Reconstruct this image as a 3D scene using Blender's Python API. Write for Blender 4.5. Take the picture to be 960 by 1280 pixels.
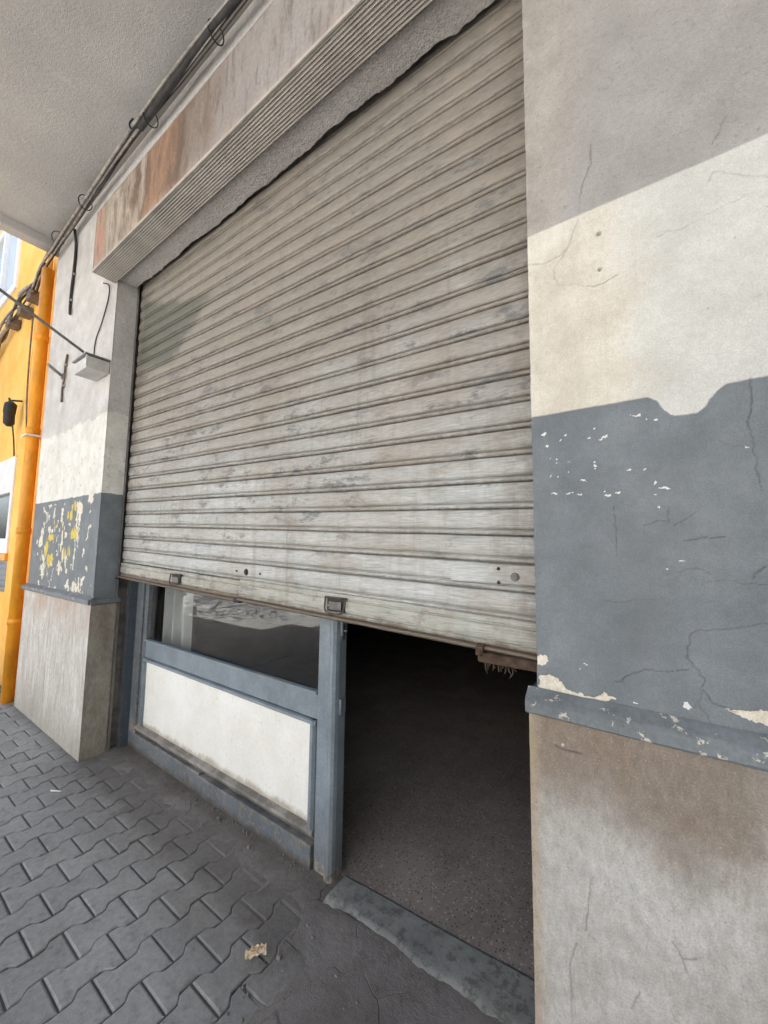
import bpy, bmesh, math, random
import numpy as np
from mathutils import Vector, Matrix
R_ = math.radians
random.seed(7)
for o in list(bpy.data.objects): bpy.data.objects.remove(o)
scene = bpy.context.scene
COL = scene.collection

# ------------------------------------------------------------ camera, sky, sun, exposure
cam_d = bpy.data.cameras.new('camera'); cam = bpy.data.objects.new('camera', cam_d); COL.objects.link(cam)
scene.camera = cam
cam_d.sensor_fit = 'VERTICAL'; cam_d.sensor_height = 36; cam_d.lens = 489.28/1280*36
cam_d.clip_start = .02; cam_d.clip_end = 500
fwd = Vector((-0.57371447, 0.81407242, 0.09020983)); rgt = Vector((0.81797738, 0.57512252, 0.01212812)); upv = Vector((0.04200854, -0.08074768, 0.99584893))
M = Matrix((rgt, upv, -fwd)).transposed().to_4x4(); M.translation = Vector((0.2903, -1.142, 1.5))
cam.matrix_world = M

SUN_EL, SUN_AZ = 64, 22      # azimuth clockwise from +Y: high behind the building, a little to the right
world = bpy.data.worlds.new('World'); scene.world = world; world.use_nodes = True
wn = world.node_tree.nodes; sky = wn.new('ShaderNodeTexSky'); sky.sky_type = 'NISHITA'; sky.sun_disc = False
sky.sun_elevation = R_(SUN_EL); sky.sun_rotation = R_(SUN_AZ); sky.air_density = .8; sky.dust_density = 6; sky.ozone_density = .6
world.node_tree.links.new(sky.outputs[0], wn['Background'].inputs[0]); wn['Background'].inputs[1].default_value = .15
sd = bpy.data.lights.new('sun', 'SUN'); sd.energy = 5.0; sd.angle = R_(.53); sd.color = (1, .985, .95)
sun = bpy.data.objects.new('sun', sd); COL.objects.link(sun)
sdir = Vector((math.sin(R_(SUN_AZ))*math.cos(R_(SUN_EL)), math.cos(R_(SUN_AZ))*math.cos(R_(SUN_EL)), math.sin(R_(SUN_EL))))
sun.rotation_euler = sdir.to_track_quat('Z', 'Y').to_euler(); sun.location = (0, -6, 12)
scene.view_settings.view_transform = 'Standard'; scene.view_settings.look = 'None'
scene.view_settings.gamma = 1; scene.view_settings.use_curve_mapping = False
scene.view_settings.exposure = 1.9
scene.render.engine = 'CYCLES'
scene.cycles.max_bounces = 10; scene.cycles.diffuse_bounces = 6

# ------------------------------------------------------------ numpy noise
def _hash(i, j, seed):
    h = (i*374761393 + j*668265263 + seed*974711) & 0xffffffff
    h = ((h ^ (h >> 13))*1274126177) & 0xffffffff
    return ((h ^ (h >> 16)) & 0xffff)/65535.0
def vnoise(x, y, seed=0):
    x = np.asarray(x, float); y = np.asarray(y, float)
    i = np.floor(x).astype(np.int64); j = np.floor(y).astype(np.int64); fx = x-i; fy = y-j
    fx = fx*fx*(3-2*fx); fy = fy*fy*(3-2*fy)
    a = _hash(i, j, seed); b = _hash(i+1, j, seed); c = _hash(i, j+1, seed); d = _hash(i+1, j+1, seed)
    return (a*(1-fx)+b*fx)*(1-fy)+(c*(1-fx)+d*fx)*fy
def fbm(x, y, seed=0, octs=4):
    s = 0; a = .5; t = 0
    for k in range(octs):
        s = s+a*vnoise(x*2**k, y*2**k, seed+k*17); t += a; a *= .5
    return s/t-.5
def sstep(a, b, x):
    t = np.clip((x-a)/(b-a), 0, 1); return t*t*(3-2*t)
def dist_poly(X, Z, pts, closed=False):
    D = np.full(X.shape, 1e9); n = len(pts)
    for k in range(n if closed else n-1):
        ax, az = pts[k]; bx, bz = pts[(k+1) % n]; dx, dz = bx-ax, bz-az
        t = np.clip(((X-ax)*dx+(Z-az)*dz)/(dx*dx+dz*dz+1e-12), 0, 1)
        D = np.minimum(D, np.hypot(X-ax-t*dx, Z-az-t*dz))
    return D
def inside(X, Z, pts):
    r = np.zeros(X.shape, bool); n = len(pts)
    for k in range(n):
        ax, az = pts[k]; bx, bz = pts[(k+1) % n]
        if az == bz: continue
        r ^= ((az > Z) != (bz > Z)) & (X < (bx-ax)*(Z-az)/(bz-az)+ax)
    return r

# ------------------------------------------------------------ material helpers
class NT:
    def __init__(s, name, rough=.8, metallic=0., spec=.3):
        s.m = bpy.data.materials.new(name); s.m.use_nodes = True; s.t = s.m.node_tree
        s.b = s.t.nodes['Principled BSDF']; s.b.inputs['Roughness'].default_value = rough
        s.b.inputs['Metallic'].default_value = metallic; s.b.inputs['Specular IOR Level'].default_value = spec
        s.pos = s.t.nodes.new('ShaderNodeNewGeometry').outputs['Position']
    def put(s, sock, v):
        if isinstance(v, bpy.types.NodeSocket): s.t.links.new(v, sock)
        elif isinstance(v, tuple) and len(v) == 3 and sock.type == 'RGBA': sock.default_value = (*v, 1)
        else: sock.default_value = v
    def map(s, sc=(1, 1, 1), loc=(0, 0, 0), v=None):
        n = s.t.nodes.new('ShaderNodeMapping'); s.put(n.inputs[0], v or s.pos); n.inputs['Scale'].default_value = sc; n.inputs['Location'].default_value = loc
        return n.outputs[0]
    def noise(s, scale, detail=4, rough=.6, sc=None, dist=0, v=None, loc=(0, 0, 0)):
        n = s.t.nodes.new('ShaderNodeTexNoise'); n.inputs['Scale'].default_value = scale; n.inputs['Detail'].default_value = detail
        n.inputs['Roughness'].default_value = rough; n.inputs['Distortion'].default_value = dist
        s.put(n.inputs['Vector'], v if v is not None else s.map(sc or (1, 1, 1), loc)); return n.outputs['Fac']
    def voro(s, scale, feature='F1', sc=None, v=None, out='Distance', rnd=1):
        n = s.t.nodes.new('ShaderNodeTexVoronoi'); n.feature = feature; n.inputs['Scale'].default_value = scale; n.inputs['Randomness'].default_value = rnd
        s.put(n.inputs['Vector'], v if v is not None else s.map(sc or (1, 1, 1))); return n.outputs[out]
    def math(s, op, a, b=0., c=0., clamp=False):
        n = s.t.nodes.new('ShaderNodeMath'); n.operation = op; n.use_clamp = clamp
        s.put(n.inputs[0], a); s.put(n.inputs[1], b); s.put(n.inputs[2], c); return n.outputs[0]
    def step(s, x, a, b):
        n = s.t.nodes.new('ShaderNodeMapRange'); n.interpolation_type = 'SMOOTHSTEP'
        s.put(n.inputs['Value'], x); n.inputs['From Min'].default_value = a; n.inputs['From Max'].default_value = b
        if a > b:
            n.inputs['From Min'].default_value = b; n.inputs['From Max'].default_value = a; n.inputs['To Min'].default_value = 1; n.inputs['To Max'].default_value = 0
        return n.outputs[0]
    def mix(s, f, a, b, blend='MIX'):
        n = s.t.nodes.new('ShaderNodeMix'); n.data_type = 'RGBA'; n.blend_type = blend
        s.put(n.inputs['Factor'], f); s.put(n.inputs[6], a); s.put(n.inputs[7], b); return n.outputs[2]
    def ramp(s, f, stops):
        n = s.t.nodes.new('ShaderNodeValToRGB'); e = n.color_ramp.elements
        while len(e) < len(stops): e.new(.5)
        for k, (p, c) in enumerate(stops): e[k].position = p; e[k].color = (*c, 1)
        s.put(n.inputs[0], f); return n.outputs[0]
    def xyz(s, v=None):
        n = s.t.nodes.new('ShaderNodeSeparateXYZ'); s.put(n.inputs[0], v or s.pos); return n.outputs
    def attr(s, name='mask'):
        n = s.t.nodes.new('ShaderNodeAttribute'); n.attribute_name = name
        q = s.t.nodes.new('ShaderNodeSeparateColor'); s.t.links.new(n.outputs['Color'], q.inputs[0]); return q.outputs
    def grain(s, c, lo=.8, hi=1.12, scale=140, sc=None, detail=3):
        g = s.ramp(s.noise(scale, detail, .65, sc), [(.32, (lo,)*3), (.68, (hi,)*3)]); n = s.t.nodes.new('ShaderNodeMix'); n.data_type = 'RGBA'; n.blend_type = 'MULTIPLY'; n.clamp_result = False
        n.inputs['Factor'].default_value = 1; s.put(n.inputs[6], c); s.put(n.inputs[7], g); return n.outputs[2]
    def bump(s, h, strength=.4, dist=.004, normal=None):
        n = s.t.nodes.new('ShaderNodeBump'); n.inputs['Strength'].default_value = strength; n.inputs['Distance'].default_value = dist
        s.put(n.inputs['Height'], h)
        if normal: s.put(n.inputs['Normal'], normal)
        return n.outputs[0]
    def out(s, color, normal=None, rough=None):
        s.put(s.b.inputs['Base Color'], color)
        if normal: s.put(s.b.inputs['Normal'], normal)
        if rough is not None: s.put(s.b.inputs['Roughness'], rough)
        return s.m
def L(r, g, b):   # sRGB 0..255 to linear
    f = lambda c: c/12.92 if c <= .04045 else ((c+.055)/1.055)**2.4
    return (f(r/255), f(g/255), f(b/255))
def simple(name, col, rough=.7, metallic=0., var=.25, scale=14, bump=.25, bscale=90, sc=None, spec=.3):
    n = NT(name, rough, metallic, spec)
    a = n.noise(scale, 5, .65, sc); f = n.step(a, .3, .7)
    c = n.mix(f, tuple(x*(1-var) for x in col), tuple(min(1, x*(1+var*.6)) for x in col))
    return n.out(c, n.bump(n.noise(bscale, 4, .6, sc), bump, .003))

# ------------------------------------------------------------ mesh builder
class MB:
    def __init__(s): s.v = []; s.f = []; s.sm = []; s.at = []; s.n = 0
    def add(s, verts, faces, smooth=False, att=None):
        verts = np.asarray(verts, float); s.v.append(verts)
        s.f += [tuple(i+s.n for i in f) for f in faces]; s.sm += [smooth]*len(faces)
        s.at.append(np.zeros((len(verts), 4)) if att is None else att); s.n += len(verts)
    def box(s, x0, x1, y0, y1, z0, z1, bev=.003, seg=2):
        bm = bmesh.new(); bmesh.ops.create_cube(bm, size=1)
        for v in bm.verts: v.co = Vector(((x0+x1)/2+v.co.x*(x1-x0), (y0+y1)/2+v.co.y*(y1-y0), (z0+z1)/2+v.co.z*(z1-z0)))
        if bev > 0: bmesh.ops.bevel(bm, geom=list(bm.edges), offset=min(bev, .45*min(x1-x0, y1-y0, z1-z0)), segments=seg, affect='EDGES', profile=.5)
        bm.verts.index_update(); s.add([v.co[:] for v in bm.verts], [tuple(v.index for v in f.verts) for f in bm.faces]); bm.free(); return s
    def tube(s, pts, r, n=8, cap=True, smooth=True):
        pts = [Vector(p) for p in pts]; V = []; F = []; up = Vector((0, 0, 1)); prev = None
        for k, p in enumerate(pts):
            d = (pts[min(k+1, len(pts)-1)]-pts[max(k-1, 0)]).normalized()
            if prev is None:
                a = d.orthogonal().normalized()
            else: a = (prev-d*prev.dot(d)).normalized()
            prev = a; b = d.cross(a); rr = r[k] if isinstance(r, (list, tuple)) else r
            for i in range(n): t = 2*math.pi*i/n; V.append(p+(a*math.cos(t)+b*math.sin(t))*rr)
        for k in range(len(pts)-1):
            for i in range(n): F.append((k*n+i, k*n+(i+1) % n, (k+1)*n+(i+1) % n, (k+1)*n+i))
        if cap: F.append(tuple(range(n-1, -1, -1))); F.append(tuple((len(pts)-1)*n+i for i in range(n)))
        s.add([p[:] for p in V], F, smooth); return s
    def grid(s, P, att=None, smooth=True, flip=False):      # P: (rows, cols, 3)
        r, c = P.shape[:2]; I = np.arange(r*c).reshape(r, c)
        q = np.stack([I[:-1, :-1], I[:-1, 1:], I[1:, 1:], I[1:, :-1]], -1).reshape(-1, 4)
        if flip: q = q[:, ::-1]
        s.add(P.reshape(-1, 3), [tuple(int(i) for i in f) for f in q], smooth, None if att is None else att.reshape(-1, 4)); return s
    def prism(s, poly, x0, x1, axis='x', n=1, wob=None, smooth=False):   # poly (a,b) section, extruded along an axis
        k = len(poly); V = []; F = []
        for i in range(n+1):
            x = x0+(x1-x0)*i/n
            for j, (a, b) in enumerate(poly):
                da, db = wob(x, j) if wob else (0, 0)
                V.append({'x': (x, a+da, b+db), 'y': (a+da, x, b+db), 'z': (a+da, b+db, x)}[axis])
        for i in range(n):
            for j in range(k): F.append((i*k+j, i*k+(j+1) % k, (i+1)*k+(j+1) % k, (i+1)*k+j))
        F.append(tuple(range(k-1, -1, -1))); F.append(tuple(n*k+j for j in range(k)))
        s.add(V, F, smooth); return s
    def build(s, name, mat, parent=None, loc=None):
        me = bpy.data.meshes.new(name); V = np.concatenate(s.v)
        if loc is not None: V = V-np.array(loc)
        me.from_pydata(V.tolist(), [], s.f); me.polygons.foreach_set('use_smooth', s.sm)
        A = np.concatenate(s.at)
        if A.any():
            ca = me.color_attributes.new('mask', 'FLOAT_COLOR', 'POINT'); ca.data.foreach_set('color', A.astype(np.float32).ravel())
        me.materials.append(mat); me.update()
        bm = bmesh.new(); bm.from_mesh(me); bmesh.ops.recalc_face_normals(bm, faces=bm.faces); bm.to_mesh(me); bm.free()
        o = bpy.data.objects.new(name, me); COL.objects.link(o)
        if loc is not None: o.location = loc
        if parent:
            o.parent = parent; bpy.context.view_layer.update(); o.matrix_parent_inverse = parent.matrix_world.inverted()
        return o
def thing(name, label, cat, loc=(0, 0, 0), group=None):
    o = bpy.data.objects.new(name, None); COL.objects.link(o); o.location = loc; o.empty_display_size = .1
    o['label'] = label; o['category'] = cat
    if group: o['group'] = group
    bpy.context.view_layer.update(); return o
def tag(o, label, cat, group=None):
    o['label'] = label; o['category'] = cat
    if group: o['group'] = group
    return o
def struct(o): o['kind'] = 'structure'; return o
def curve(pts, n=10):       # Catmull-Rom through points
    P = [Vector(p) for p in pts]; P = [P[0]*2-P[1]]+P+[P[-1]*2-P[-2]]; out = []
    for i in range(1, len(P)-2):
        for k in range(n):
            t = k/n; a, b, c, d = P[i-1:i+3]
            out.append(.5*((2*b)+(c-a)*t+(2*a-5*b+4*c-d)*t*t+(3*b-3*c+d-a)*t**3))
    return out+[P[-2]]

# ------------------------------------------------------------ where the marks on the plaster sit (x, z in metres)
R_CRACK=(((0.469,1.883,),(0.467,1.826,),(0.459,1.786,),(0.466,1.742,),(0.466,1.694,),(0.471,1.639,),(0.481,1.615,),),((0.41,1.747,),(0.433,1.737,),(0.456,1.73,),),((0.296,1.445,),(0.332,1.454,),(0.355,1.465,),(0.381,1.449,),),((0.351,1.388,),(0.367,1.428,),(0.402,1.437,),(0.438,1.437,),(0.471,1.434,),),((0.158,1.371,),(0.205,1.372,),(0.238,1.384,),(0.294,1.388,),(0.311,1.381,),(0.378,1.387,),),((0.354,1.326,),(0.392,1.335,),(0.428,1.347,),(0.466,1.35,),),((0.354,1.326,),(0.337,1.314,),(0.329,1.258,),(0.344,1.233,),(0.358,1.216,),(0.349,1.174,),(0.335,1.154,),),((0.357,1.195,),(0.373,1.172,),(0.408,1.161,),),((0.346,1.166,),(0.366,1.125,),),((0.185,1.181,),(0.218,1.202,),(0.251,1.223,),(0.293,1.22,),(0.328,1.237,),),((0.448,1.446,),(0.473,1.47,),),((0.258,1.564,),(0.29,1.574,),(0.319,1.562,),(0.366,1.59,),),((0.335,1.526,),(0.407,1.533,),),((0.199,1.609,),(0.199,1.487,),),((0.31,1.603,),(0.309,1.57,),),((0.181,2.63,),(0.176,2.57,),(0.156,2.536,),(0.142,2.452,),(0.137,2.418,),(0.108,2.35,),(0.075,2.31,),(0.07,2.284,),(0.086,2.255,),(0.146,2.225,),(0.182,2.212,),(0.225,2.225,),),((0.005,2.345,),(0.047,2.331,),(0.092,2.339,),(0.128,2.368,),),((0.318,2.286,),(0.378,2.289,),(0.434,2.303,),(0.492,2.306,),),((0.419,2.38,),(0.428,2.395,),(0.449,2.386,),(0.484,2.358,),(0.52,2.333,),),((0.462,2.529,),(0.449,2.498,),(0.434,2.469,),),)
R_CHIP=((0.032,1.822,0.007,0.008,),(0.044,1.79,0.004,0.004,),(0.256,1.837,0.008,0.004,),(0.275,1.825,0.002,0.002,),(0.294,1.822,0.003,0.002,),(0.184,1.791,0.01,0.004,),(0.151,1.798,0.003,0.003,),(0.049,1.752,0.002,0.003,),(0.067,1.748,0.003,0.003,),(0.068,1.737,0.002,0.002,),(0.067,1.702,0.003,0.002,),(0.047,1.704,0.003,0.002,),(0.159,1.73,0.003,0.003,),(0.158,1.717,0.004,0.003,),(0.159,1.709,0.003,0.001,),(0.095,1.736,0.003,0.003,),(0.095,1.71,0.004,0.004,),(0.131,1.685,0.007,0.003,),(0.305,1.649,0.012,0.005,),(0.287,1.663,0.004,0.002,),(0.287,1.634,0.006,0.002,),(0.207,1.647,0.006,0.003,),(0.181,1.654,0.004,0.003,),(0.184,1.642,0.008,0.002,),(0.057,1.65,0.007,0.003,),(0.096,1.65,0.008,0.003,),(0.119,1.646,0.004,0.004,),(0.237,1.701,0.005,0.003,),(0.268,1.694,0.003,0.002,),(0.294,1.608,0.003,0.002,),(0.093,1.808,0.004,0.002,),(0.161,1.82,0.003,0.003,),(0.077,1.801,0.002,0.003,),(0.304,1.453,0.003,0.002,),(0.333,1.474,0.002,0.001,),(0.456,1.729,0.004,0.003,),(0.226,1.139,0.005,0.003,),(0.324,1.156,0.008,0.005,),(0.124,1.212,0.003,0.003,),(0.106,1.197,0.002,0.002,),)
R_POLY=(((-0.003,1.189,),(-0,1.212,),(0.018,1.218,),(0.03,1.207,),(0.017,1.19,),),((-0.005,1.102,),(0.008,1.158,),(0.033,1.167,),(0.052,1.159,),(0.067,1.142,),(0.1,1.133,),(0.136,1.133,),(0.157,1.146,),(0.187,1.141,),(0.17,1.13,),(0.107,1.11,),(0.039,1.104,),),((0.393,1.164,),(0.419,1.167,),(0.471,1.176,),(0.469,1.146,),(0.437,1.146,),(0.413,1.156,),),)
R_HOLE=((0.189,2.357,0.006,),(0.188,2.255,0.005,),)
R_RING=((0.496,2.217,),(0.489,2.062,),(0.488,1.935,),)
R_VEIN=(((0.048,0.996,),(0.075,0.994,),(0.11,0.991,),),((0.123,0.72,),(0.112,0.645,),(0.106,0.589,),),((0.084,0.553,),(0.07,0.498,),(0.069,0.441,),),((0.277,0.659,),(0.291,0.633,),(0.298,0.61,),),((0.207,0.518,),(0.195,0.476,),),((0.291,0.633,),(0.318,0.646,),),)
L_POLY=(((-3.563,1.854,),(-3.458,1.839,),(-3.409,1.78,),(-3.44,1.698,),(-3.453,1.588,),(-3.459,1.451,),(-3.447,1.342,),(-3.533,1.275,),(-3.573,1.338,),(-3.547,1.45,),(-3.528,1.589,),(-3.535,1.73,),(-3.591,1.808,),),((-3.691,1.164,),(-3.623,1.215,),(-3.52,1.221,),(-3.462,1.188,),(-3.427,1.253,),(-3.326,1.232,),(-3.262,1.261,),(-3.293,1.19,),(-3.328,1.135,),(-3.498,1.127,),(-3.629,1.131,),),((-4.399,1.288,),(-4.321,1.312,),(-4.215,1.233,),(-4.236,1.191,),(-4.334,1.186,),(-4.333,1.238,),),((-3.32,1.812,),(-3.313,1.894,),(-3.22,1.887,),(-3.23,1.825,),(-3.27,1.796,),),)
L_STROKE=(((-3.245,1.621,),(-3.286,1.542,),0.03,),((-3.328,1.462,),(-3.328,1.408,),0.03,),((-4.397,1.817,),(-4.193,1.733,),0.03,),((-4.083,1.792,),(-4.038,1.738,),0.04,),((-3.874,1.793,),(-3.878,1.693,),0.06,),((-3.941,1.594,),(-3.952,1.524,),0.04,),((-3.852,1.475,),(-3.924,1.415,),0.06,),((-4.169,1.297,),(-4.042,1.122,),0.013,),((-3.976,1.274,),(-4.062,1.14,),0.013,),((-4.088,1.119,),(-3.878,1.123,),0.02,),((-3.683,1.353,),(-3.663,1.269,),0.05,),((-4.31,1.567,),(-4.274,1.44,),0.03,),((-4.228,1.629,),(-4.036,1.616,),0.03,),((-3.771,1.602,),(-3.736,1.572,),0.03,),((-3.851,1.358,),(-3.891,1.288,),0.03,),((-3.816,1.33,),(-3.776,1.283,),0.03,),)
L_CHIP=((-3.282,1.743,0.028,0.012,),(-3.261,1.313,0.018,0.016,),(-3.153,1.173,0.022,0.019,),(-3.121,1.43,0.017,0.019,),(-4.515,1.502,0.043,0.024,),(-4.447,1.394,0.027,0.026,),(-4.08,1.321,0.061,0.02,),(-4.545,1.425,0.028,0.015,),(-4.223,1.846,0.039,0.013,),(-4.079,1.838,0.024,0.013,),(-3.842,1.836,0.023,0.01,),(-4.336,1.133,0.033,0.013,),(-3.333,1.65,0.019,0.007,),(-3.675,1.658,0.027,0.014,),(-4.372,1.61,0.04,0.022,),(-3.28,1.13,0.023,0.009,),(-4.297,1.641,0.033,0.013,),(-3.548,1.787,0.031,0.011,),)
L_YELLOW=((-3.719,1.727,0.103,0.033,),(-3.578,1.58,0.087,0.038,),(-4.096,1.55,0.116,0.035,),(-3.701,1.428,0.093,0.048,),(-4.211,1.451,0.044,0.073,),(-4.004,1.666,0.054,0.025,),(-4.089,1.351,0.092,0.045,),(-3.6,1.789,0.052,0.039,),(-3.813,1.661,0.039,0.04,),)
XL, XLL = -3.0722, -4.6558         # left pillar's right and left corners; the right pillar's corner is x = 0
ZLEDGE, ZG, ZW, ZLIN, ZC = 1.078, 1.879, 2.435, 3.55, 4.57
SY, FY = .165, .29                 # shutter plane, shop-window plane

# ------------------------------------------------------------ materials
def plaster(name, left):
    n = NT(name, .85, 0, .25); R, G, B = n.attr()[:3]; x, y, z = n.xyz()
    wob = n.math('MULTIPLY', n.math('SUBTRACT', n.noise(9, 6, .7), .5), .035 if left else .010)
    zz = n.math('ADD', z, wob)
    mott = n.noise(3.5, 6, .65); fine = n.noise(60, 4, .7); streak = n.noise(7, 4, .6, (6, 6, .35))
    f1 = n.step(mott, .3, .72); f2 = n.step(fine, .3, .75); f3 = n.step(streak, .35, .7)
    grey = n.mix(f1, (.168, .19, .204), (.23, .25, .262)); grey = n.mix(n.math('MULTIPLY', f3, .35), grey, (.19, .21, .218))
    cream = n.mix(f1, (.66, .60, .48), (.74, .70, .61)) if not left else n.mix(f1, (.69, .675, .61), (.78, .775, .73)); cream = n.mix(n.math('MULTIPLY', f2, .25), cream, (.80, .77, .70))
    cream = n.mix(n.math('MULTIPLY', f3, .25), cream, (.60, .55, .45))
    upper = n.mix(f1, (.365, .33, .29), (.475, .44, .395)) if not left else n.mix(f1, (.56, .535, .50), (.66, .64, .61))
    upper = n.mix(n.math('MULTIPLY', f2, .3), upper, tuple(.82*c for c in ((.36, .33, .31) if not left else (.5, .48, .46))))
    if not left:    # a smoother, greyer patch of repaint
        px = n.step(n.math('ADD', x, n.math('MULTIPLY', mott, .3)), .24, .34); upper = n.mix(n.math('MULTIPLY', px, .75), upper, (.375, .365, .345))
        cream = n.mix(n.math('MULTIPLY', n.step(n.math('ADD', x, n.math('MULTIPLY', mott, .35)), .38, .5), .8), cream, (.64, .64, .60))
    zb = zz
    if not left:    # the cream coat runs down over the grey at one spot
        q = n.math('ADD', n.math('ABSOLUTE', n.math('SUBTRACT', x, .352)), n.math('MULTIPLY', n.math('SUBTRACT', n.noise(22, 4, .6, loc=(1, 2, 3)), .5), .03)); zb = n.math('ADD', zz, n.math('MULTIPLY', n.step(q, .078, .018), .058))
    c = n.mix(n.step(zb, ZG-.003, ZG+.003), grey, cream)
    zw = ZW if not left else ZW+.06
    c = n.mix(n.step(n.math('ADD', zz, n.math('MULTIPLY', wob, 6. if left else 0.)), zw-.004, zw+.004), c, upper)
    # flaked patches show the cream coat
    edge = n.math('ADD', R, n.math('MULTIPLY', n.math('SUBTRACT', n.noise(150, 3, .6), .5), .35))
    flake = n.step(edge, .42, .56)
    c = n.mix(flake, c, n.mix(f2, (.68, .61, .47), (.82, .78, .68)))
    if left:
        sp = n.step(n.noise(17, 6, .78, (1, 1, .8)), .57, .63); band = n.math('MULTIPLY', n.step(z, ZG+.03, ZG+.06), n.step(z, 2.5, 2.4))
        c = n.mix(n.math('MULTIPLY', n.math('MULTIPLY', sp, band), .75), c, (.40, .36, .27))
        ylw = n.step(n.math('ADD', B, n.math('MULTIPLY', n.math('SUBTRACT', n.noise(45, 4, .7), .5), .9)), .45, .62)
        c = n.mix(n.math('MULTIPLY', ylw, .8), c, (.78, .60, .08))
    else:
        spk = n.step(n.noise(110, 2, .5, (1, 1, .6)), .70, .74); c = n.mix(n.math('MULTIPLY', spk, n.math('MULTIPLY', n.step(z, ZG, ZG+.02), .5)), c, (.34, .30, .24)); hl = n.step(n.noise(34, 5, .75, (1, 1, 2.6), loc=(3, 3, 3)), .62, .69); c = n.mix(n.math('MULTIPLY', hl, n.math('MULTIPLY', n.step(z, ZG, ZG+.02), .35)), c, (.42, .37, .28))
        scuff = n.step(n.noise(5.5, 7, .75, (1, 1, 1.4), loc=(3, 0, 1)), .66, .74); c = n.mix(n.math('MULTIPLY', scuff, .25), c, (.10, .10, .10))
    c = n.grain(n.grain(n.grain(c, .94, 1.04, 70), .86, 1.09, 260), .88, 1.07, 7, None, 6)
    pit_shade = n.math('MULTIPLY', n.step(n.noise(62, 5, .72, (1, 1, 1.5), loc=(8, 8, 8)), .56, .68), n.step(z, zw-.01, zw+.02)); c = n.mix(n.math('MULTIPLY', pit_shade, .6), c, (.21, .185, .165))  # shade of small pits painted into the upper coat as dark spots
    big = n.step(n.noise(2.6, 5, .6, (1, 1, .5), loc=(5, 5, 2)), .5, .75); c = n.mix(n.math('MULTIPLY', big, .28), c, (.22, .21, .20))
    wf = n.step(n.math('ADD', B, n.math('MULTIPLY', n.math('SUBTRACT', n.noise(170, 3, .6), .5), .5)), .45, .62)
    if not left: c = n.mix(wf, c, (.74, .74, .71))
    c = n.mix(n.math('MULTIPLY', G, .42), c, (.05, .048, .045))
    tex = n.math('ADD', n.math('MULTIPLY', n.noise(48, 5, .65), .7), n.math('MULTIPLY', n.noise(160, 3, .6), .3))
    rg = n.step(zz, ZG-.1, ZG+.05)
    rgu = n.step(z, ZW, ZW+.05)
    h = n.math('MULTIPLY', tex, n.math('ADD', .25, n.math('ADD', n.math('MULTIPLY', rg, .3), n.math('MULTIPLY', rgu, .75))))
    h = n.math('SUBTRACT', h, n.math('MULTIPLY', flake, .35))
    h = n.math('SUBTRACT', h, n.math('MULTIPLY', G, .5))
    return n.out(c, n.bump(h, .75, .006), n.math('ADD', .62, n.math('MULTIPLY', f1, .25)))
def marble(name, left):
    n = NT(name, .5, 0, .4); R, G, B = n.attr()[:3]; x, y, z = n.xyz()
    a = n.noise(5, 7, .65, (1, 1, .7) if not left else (1.6, 1.6, .45), 1.2); b = n.noise(70, 4, .7, (1, 1, .35)); d = n.noise(220, 2, .6)
    if not left:
        c = n.mix(n.step(a, .3, .7), (.40, .385, .35), (.54, .53, .50)); lim = .02
        zz = n.math('ADD', z, n.math('MULTIPLY', n.math('SUBTRACT', n.noise(4.5, 5, .6), .5), .30))
        zz = n.math('ADD', zz, n.math('MULTIPLY', x, .12))
        st = n.math('MULTIPLY', n.step(zz, .76, .98), n.math('ADD', .62, n.math('MULTIPLY', n.step(a, .3, .65), .35)))
        st = n.math('MULTIPLY', st, n.step(n.math('ADD', x, n.math('MULTIPLY', a, .25)), .66, .5))
        c = n.mix(st, c, n.mix(n.step(a, .35, .65), (.165, .118, .078), (.235, .18, .130)))
        c = n.mix(n.math('MULTIPLY', n.step(x, .02, -.015), .7), c, (.42, .33, .22))
    else:
        c = n.mix(n.step(a, .28, .72), (.46, .44, .40), (.70, .685, .64))
        c = n.mix(n.math('MULTIPLY', n.step(z, .75, 1.05), n.step(n.noise(3, 3), .35, .65)), c, (.47, .34, .26))
        c = n.mix(n.math('MULTIPLY', n.step(z, .35, .0), .45), c, (.30, .27, .22))
        c = n.mix(n.math('MULTIPLY', n.step(x, XL+.012, XL+.0165), .85), c, n.mix(n.step(n.noise(9, 5, .7, (1, 1, .4)), .35, .65), (.15, .12, .085), (.30, .265, .21)))  # reveal face coloured darker brown, its shade put into the marble
        c = n.mix(n.step(n.math('ABSOLUTE', n.math('SUBTRACT', x, -3.90)), .004, .001), c, (.12, .11, .10))
        c = n.mix(n.math('MULTIPLY', n.step(n.noise(14, 6, .75, (3, 3, .3)), .50, .66), .65), c, (.30, .255, .18)); c = n.mix(n.math('MULTIPLY', n.step(n.noise(6, 6, .7, loc=(4, 4, 4)), .5, .7), .4), c, (.40, .39, .30))
    c = n.mix(n.math('MULTIPLY', n.step(b, .5, .75), .4), c, (.30, .28, .25)); c = n.mix(n.math('MULTIPLY', n.step(d, .62, .72), .35), c, (.62, .60, .57))
    c = n.mix(n.math('MULTIPLY', n.step(n.noise(130, 2, .5, loc=(4, 2, 1)), .66, .72), .4), c, (.20, .18, .15))
    c = n.grain(n.grain(c, .85, 1.1, 60, (1, 1, .5)), .8, 1.12, 230)
    c = n.mix(n.math('MULTIPLY', G, .75), c, (.07, .06, .05))
    c = n.mix(n.math('MULTIPLY', R, .9), c, (.8, .78, .72))
    return n.out(c, n.bump(n.math('ADD', n.math('MULTIPLY', b, .3), n.math('MULTIPLY', d, .3)), .25, .003), n.math('ADD', .38, n.math('MULTIPLY', n.step(a, .3, .7), .25)))
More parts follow.
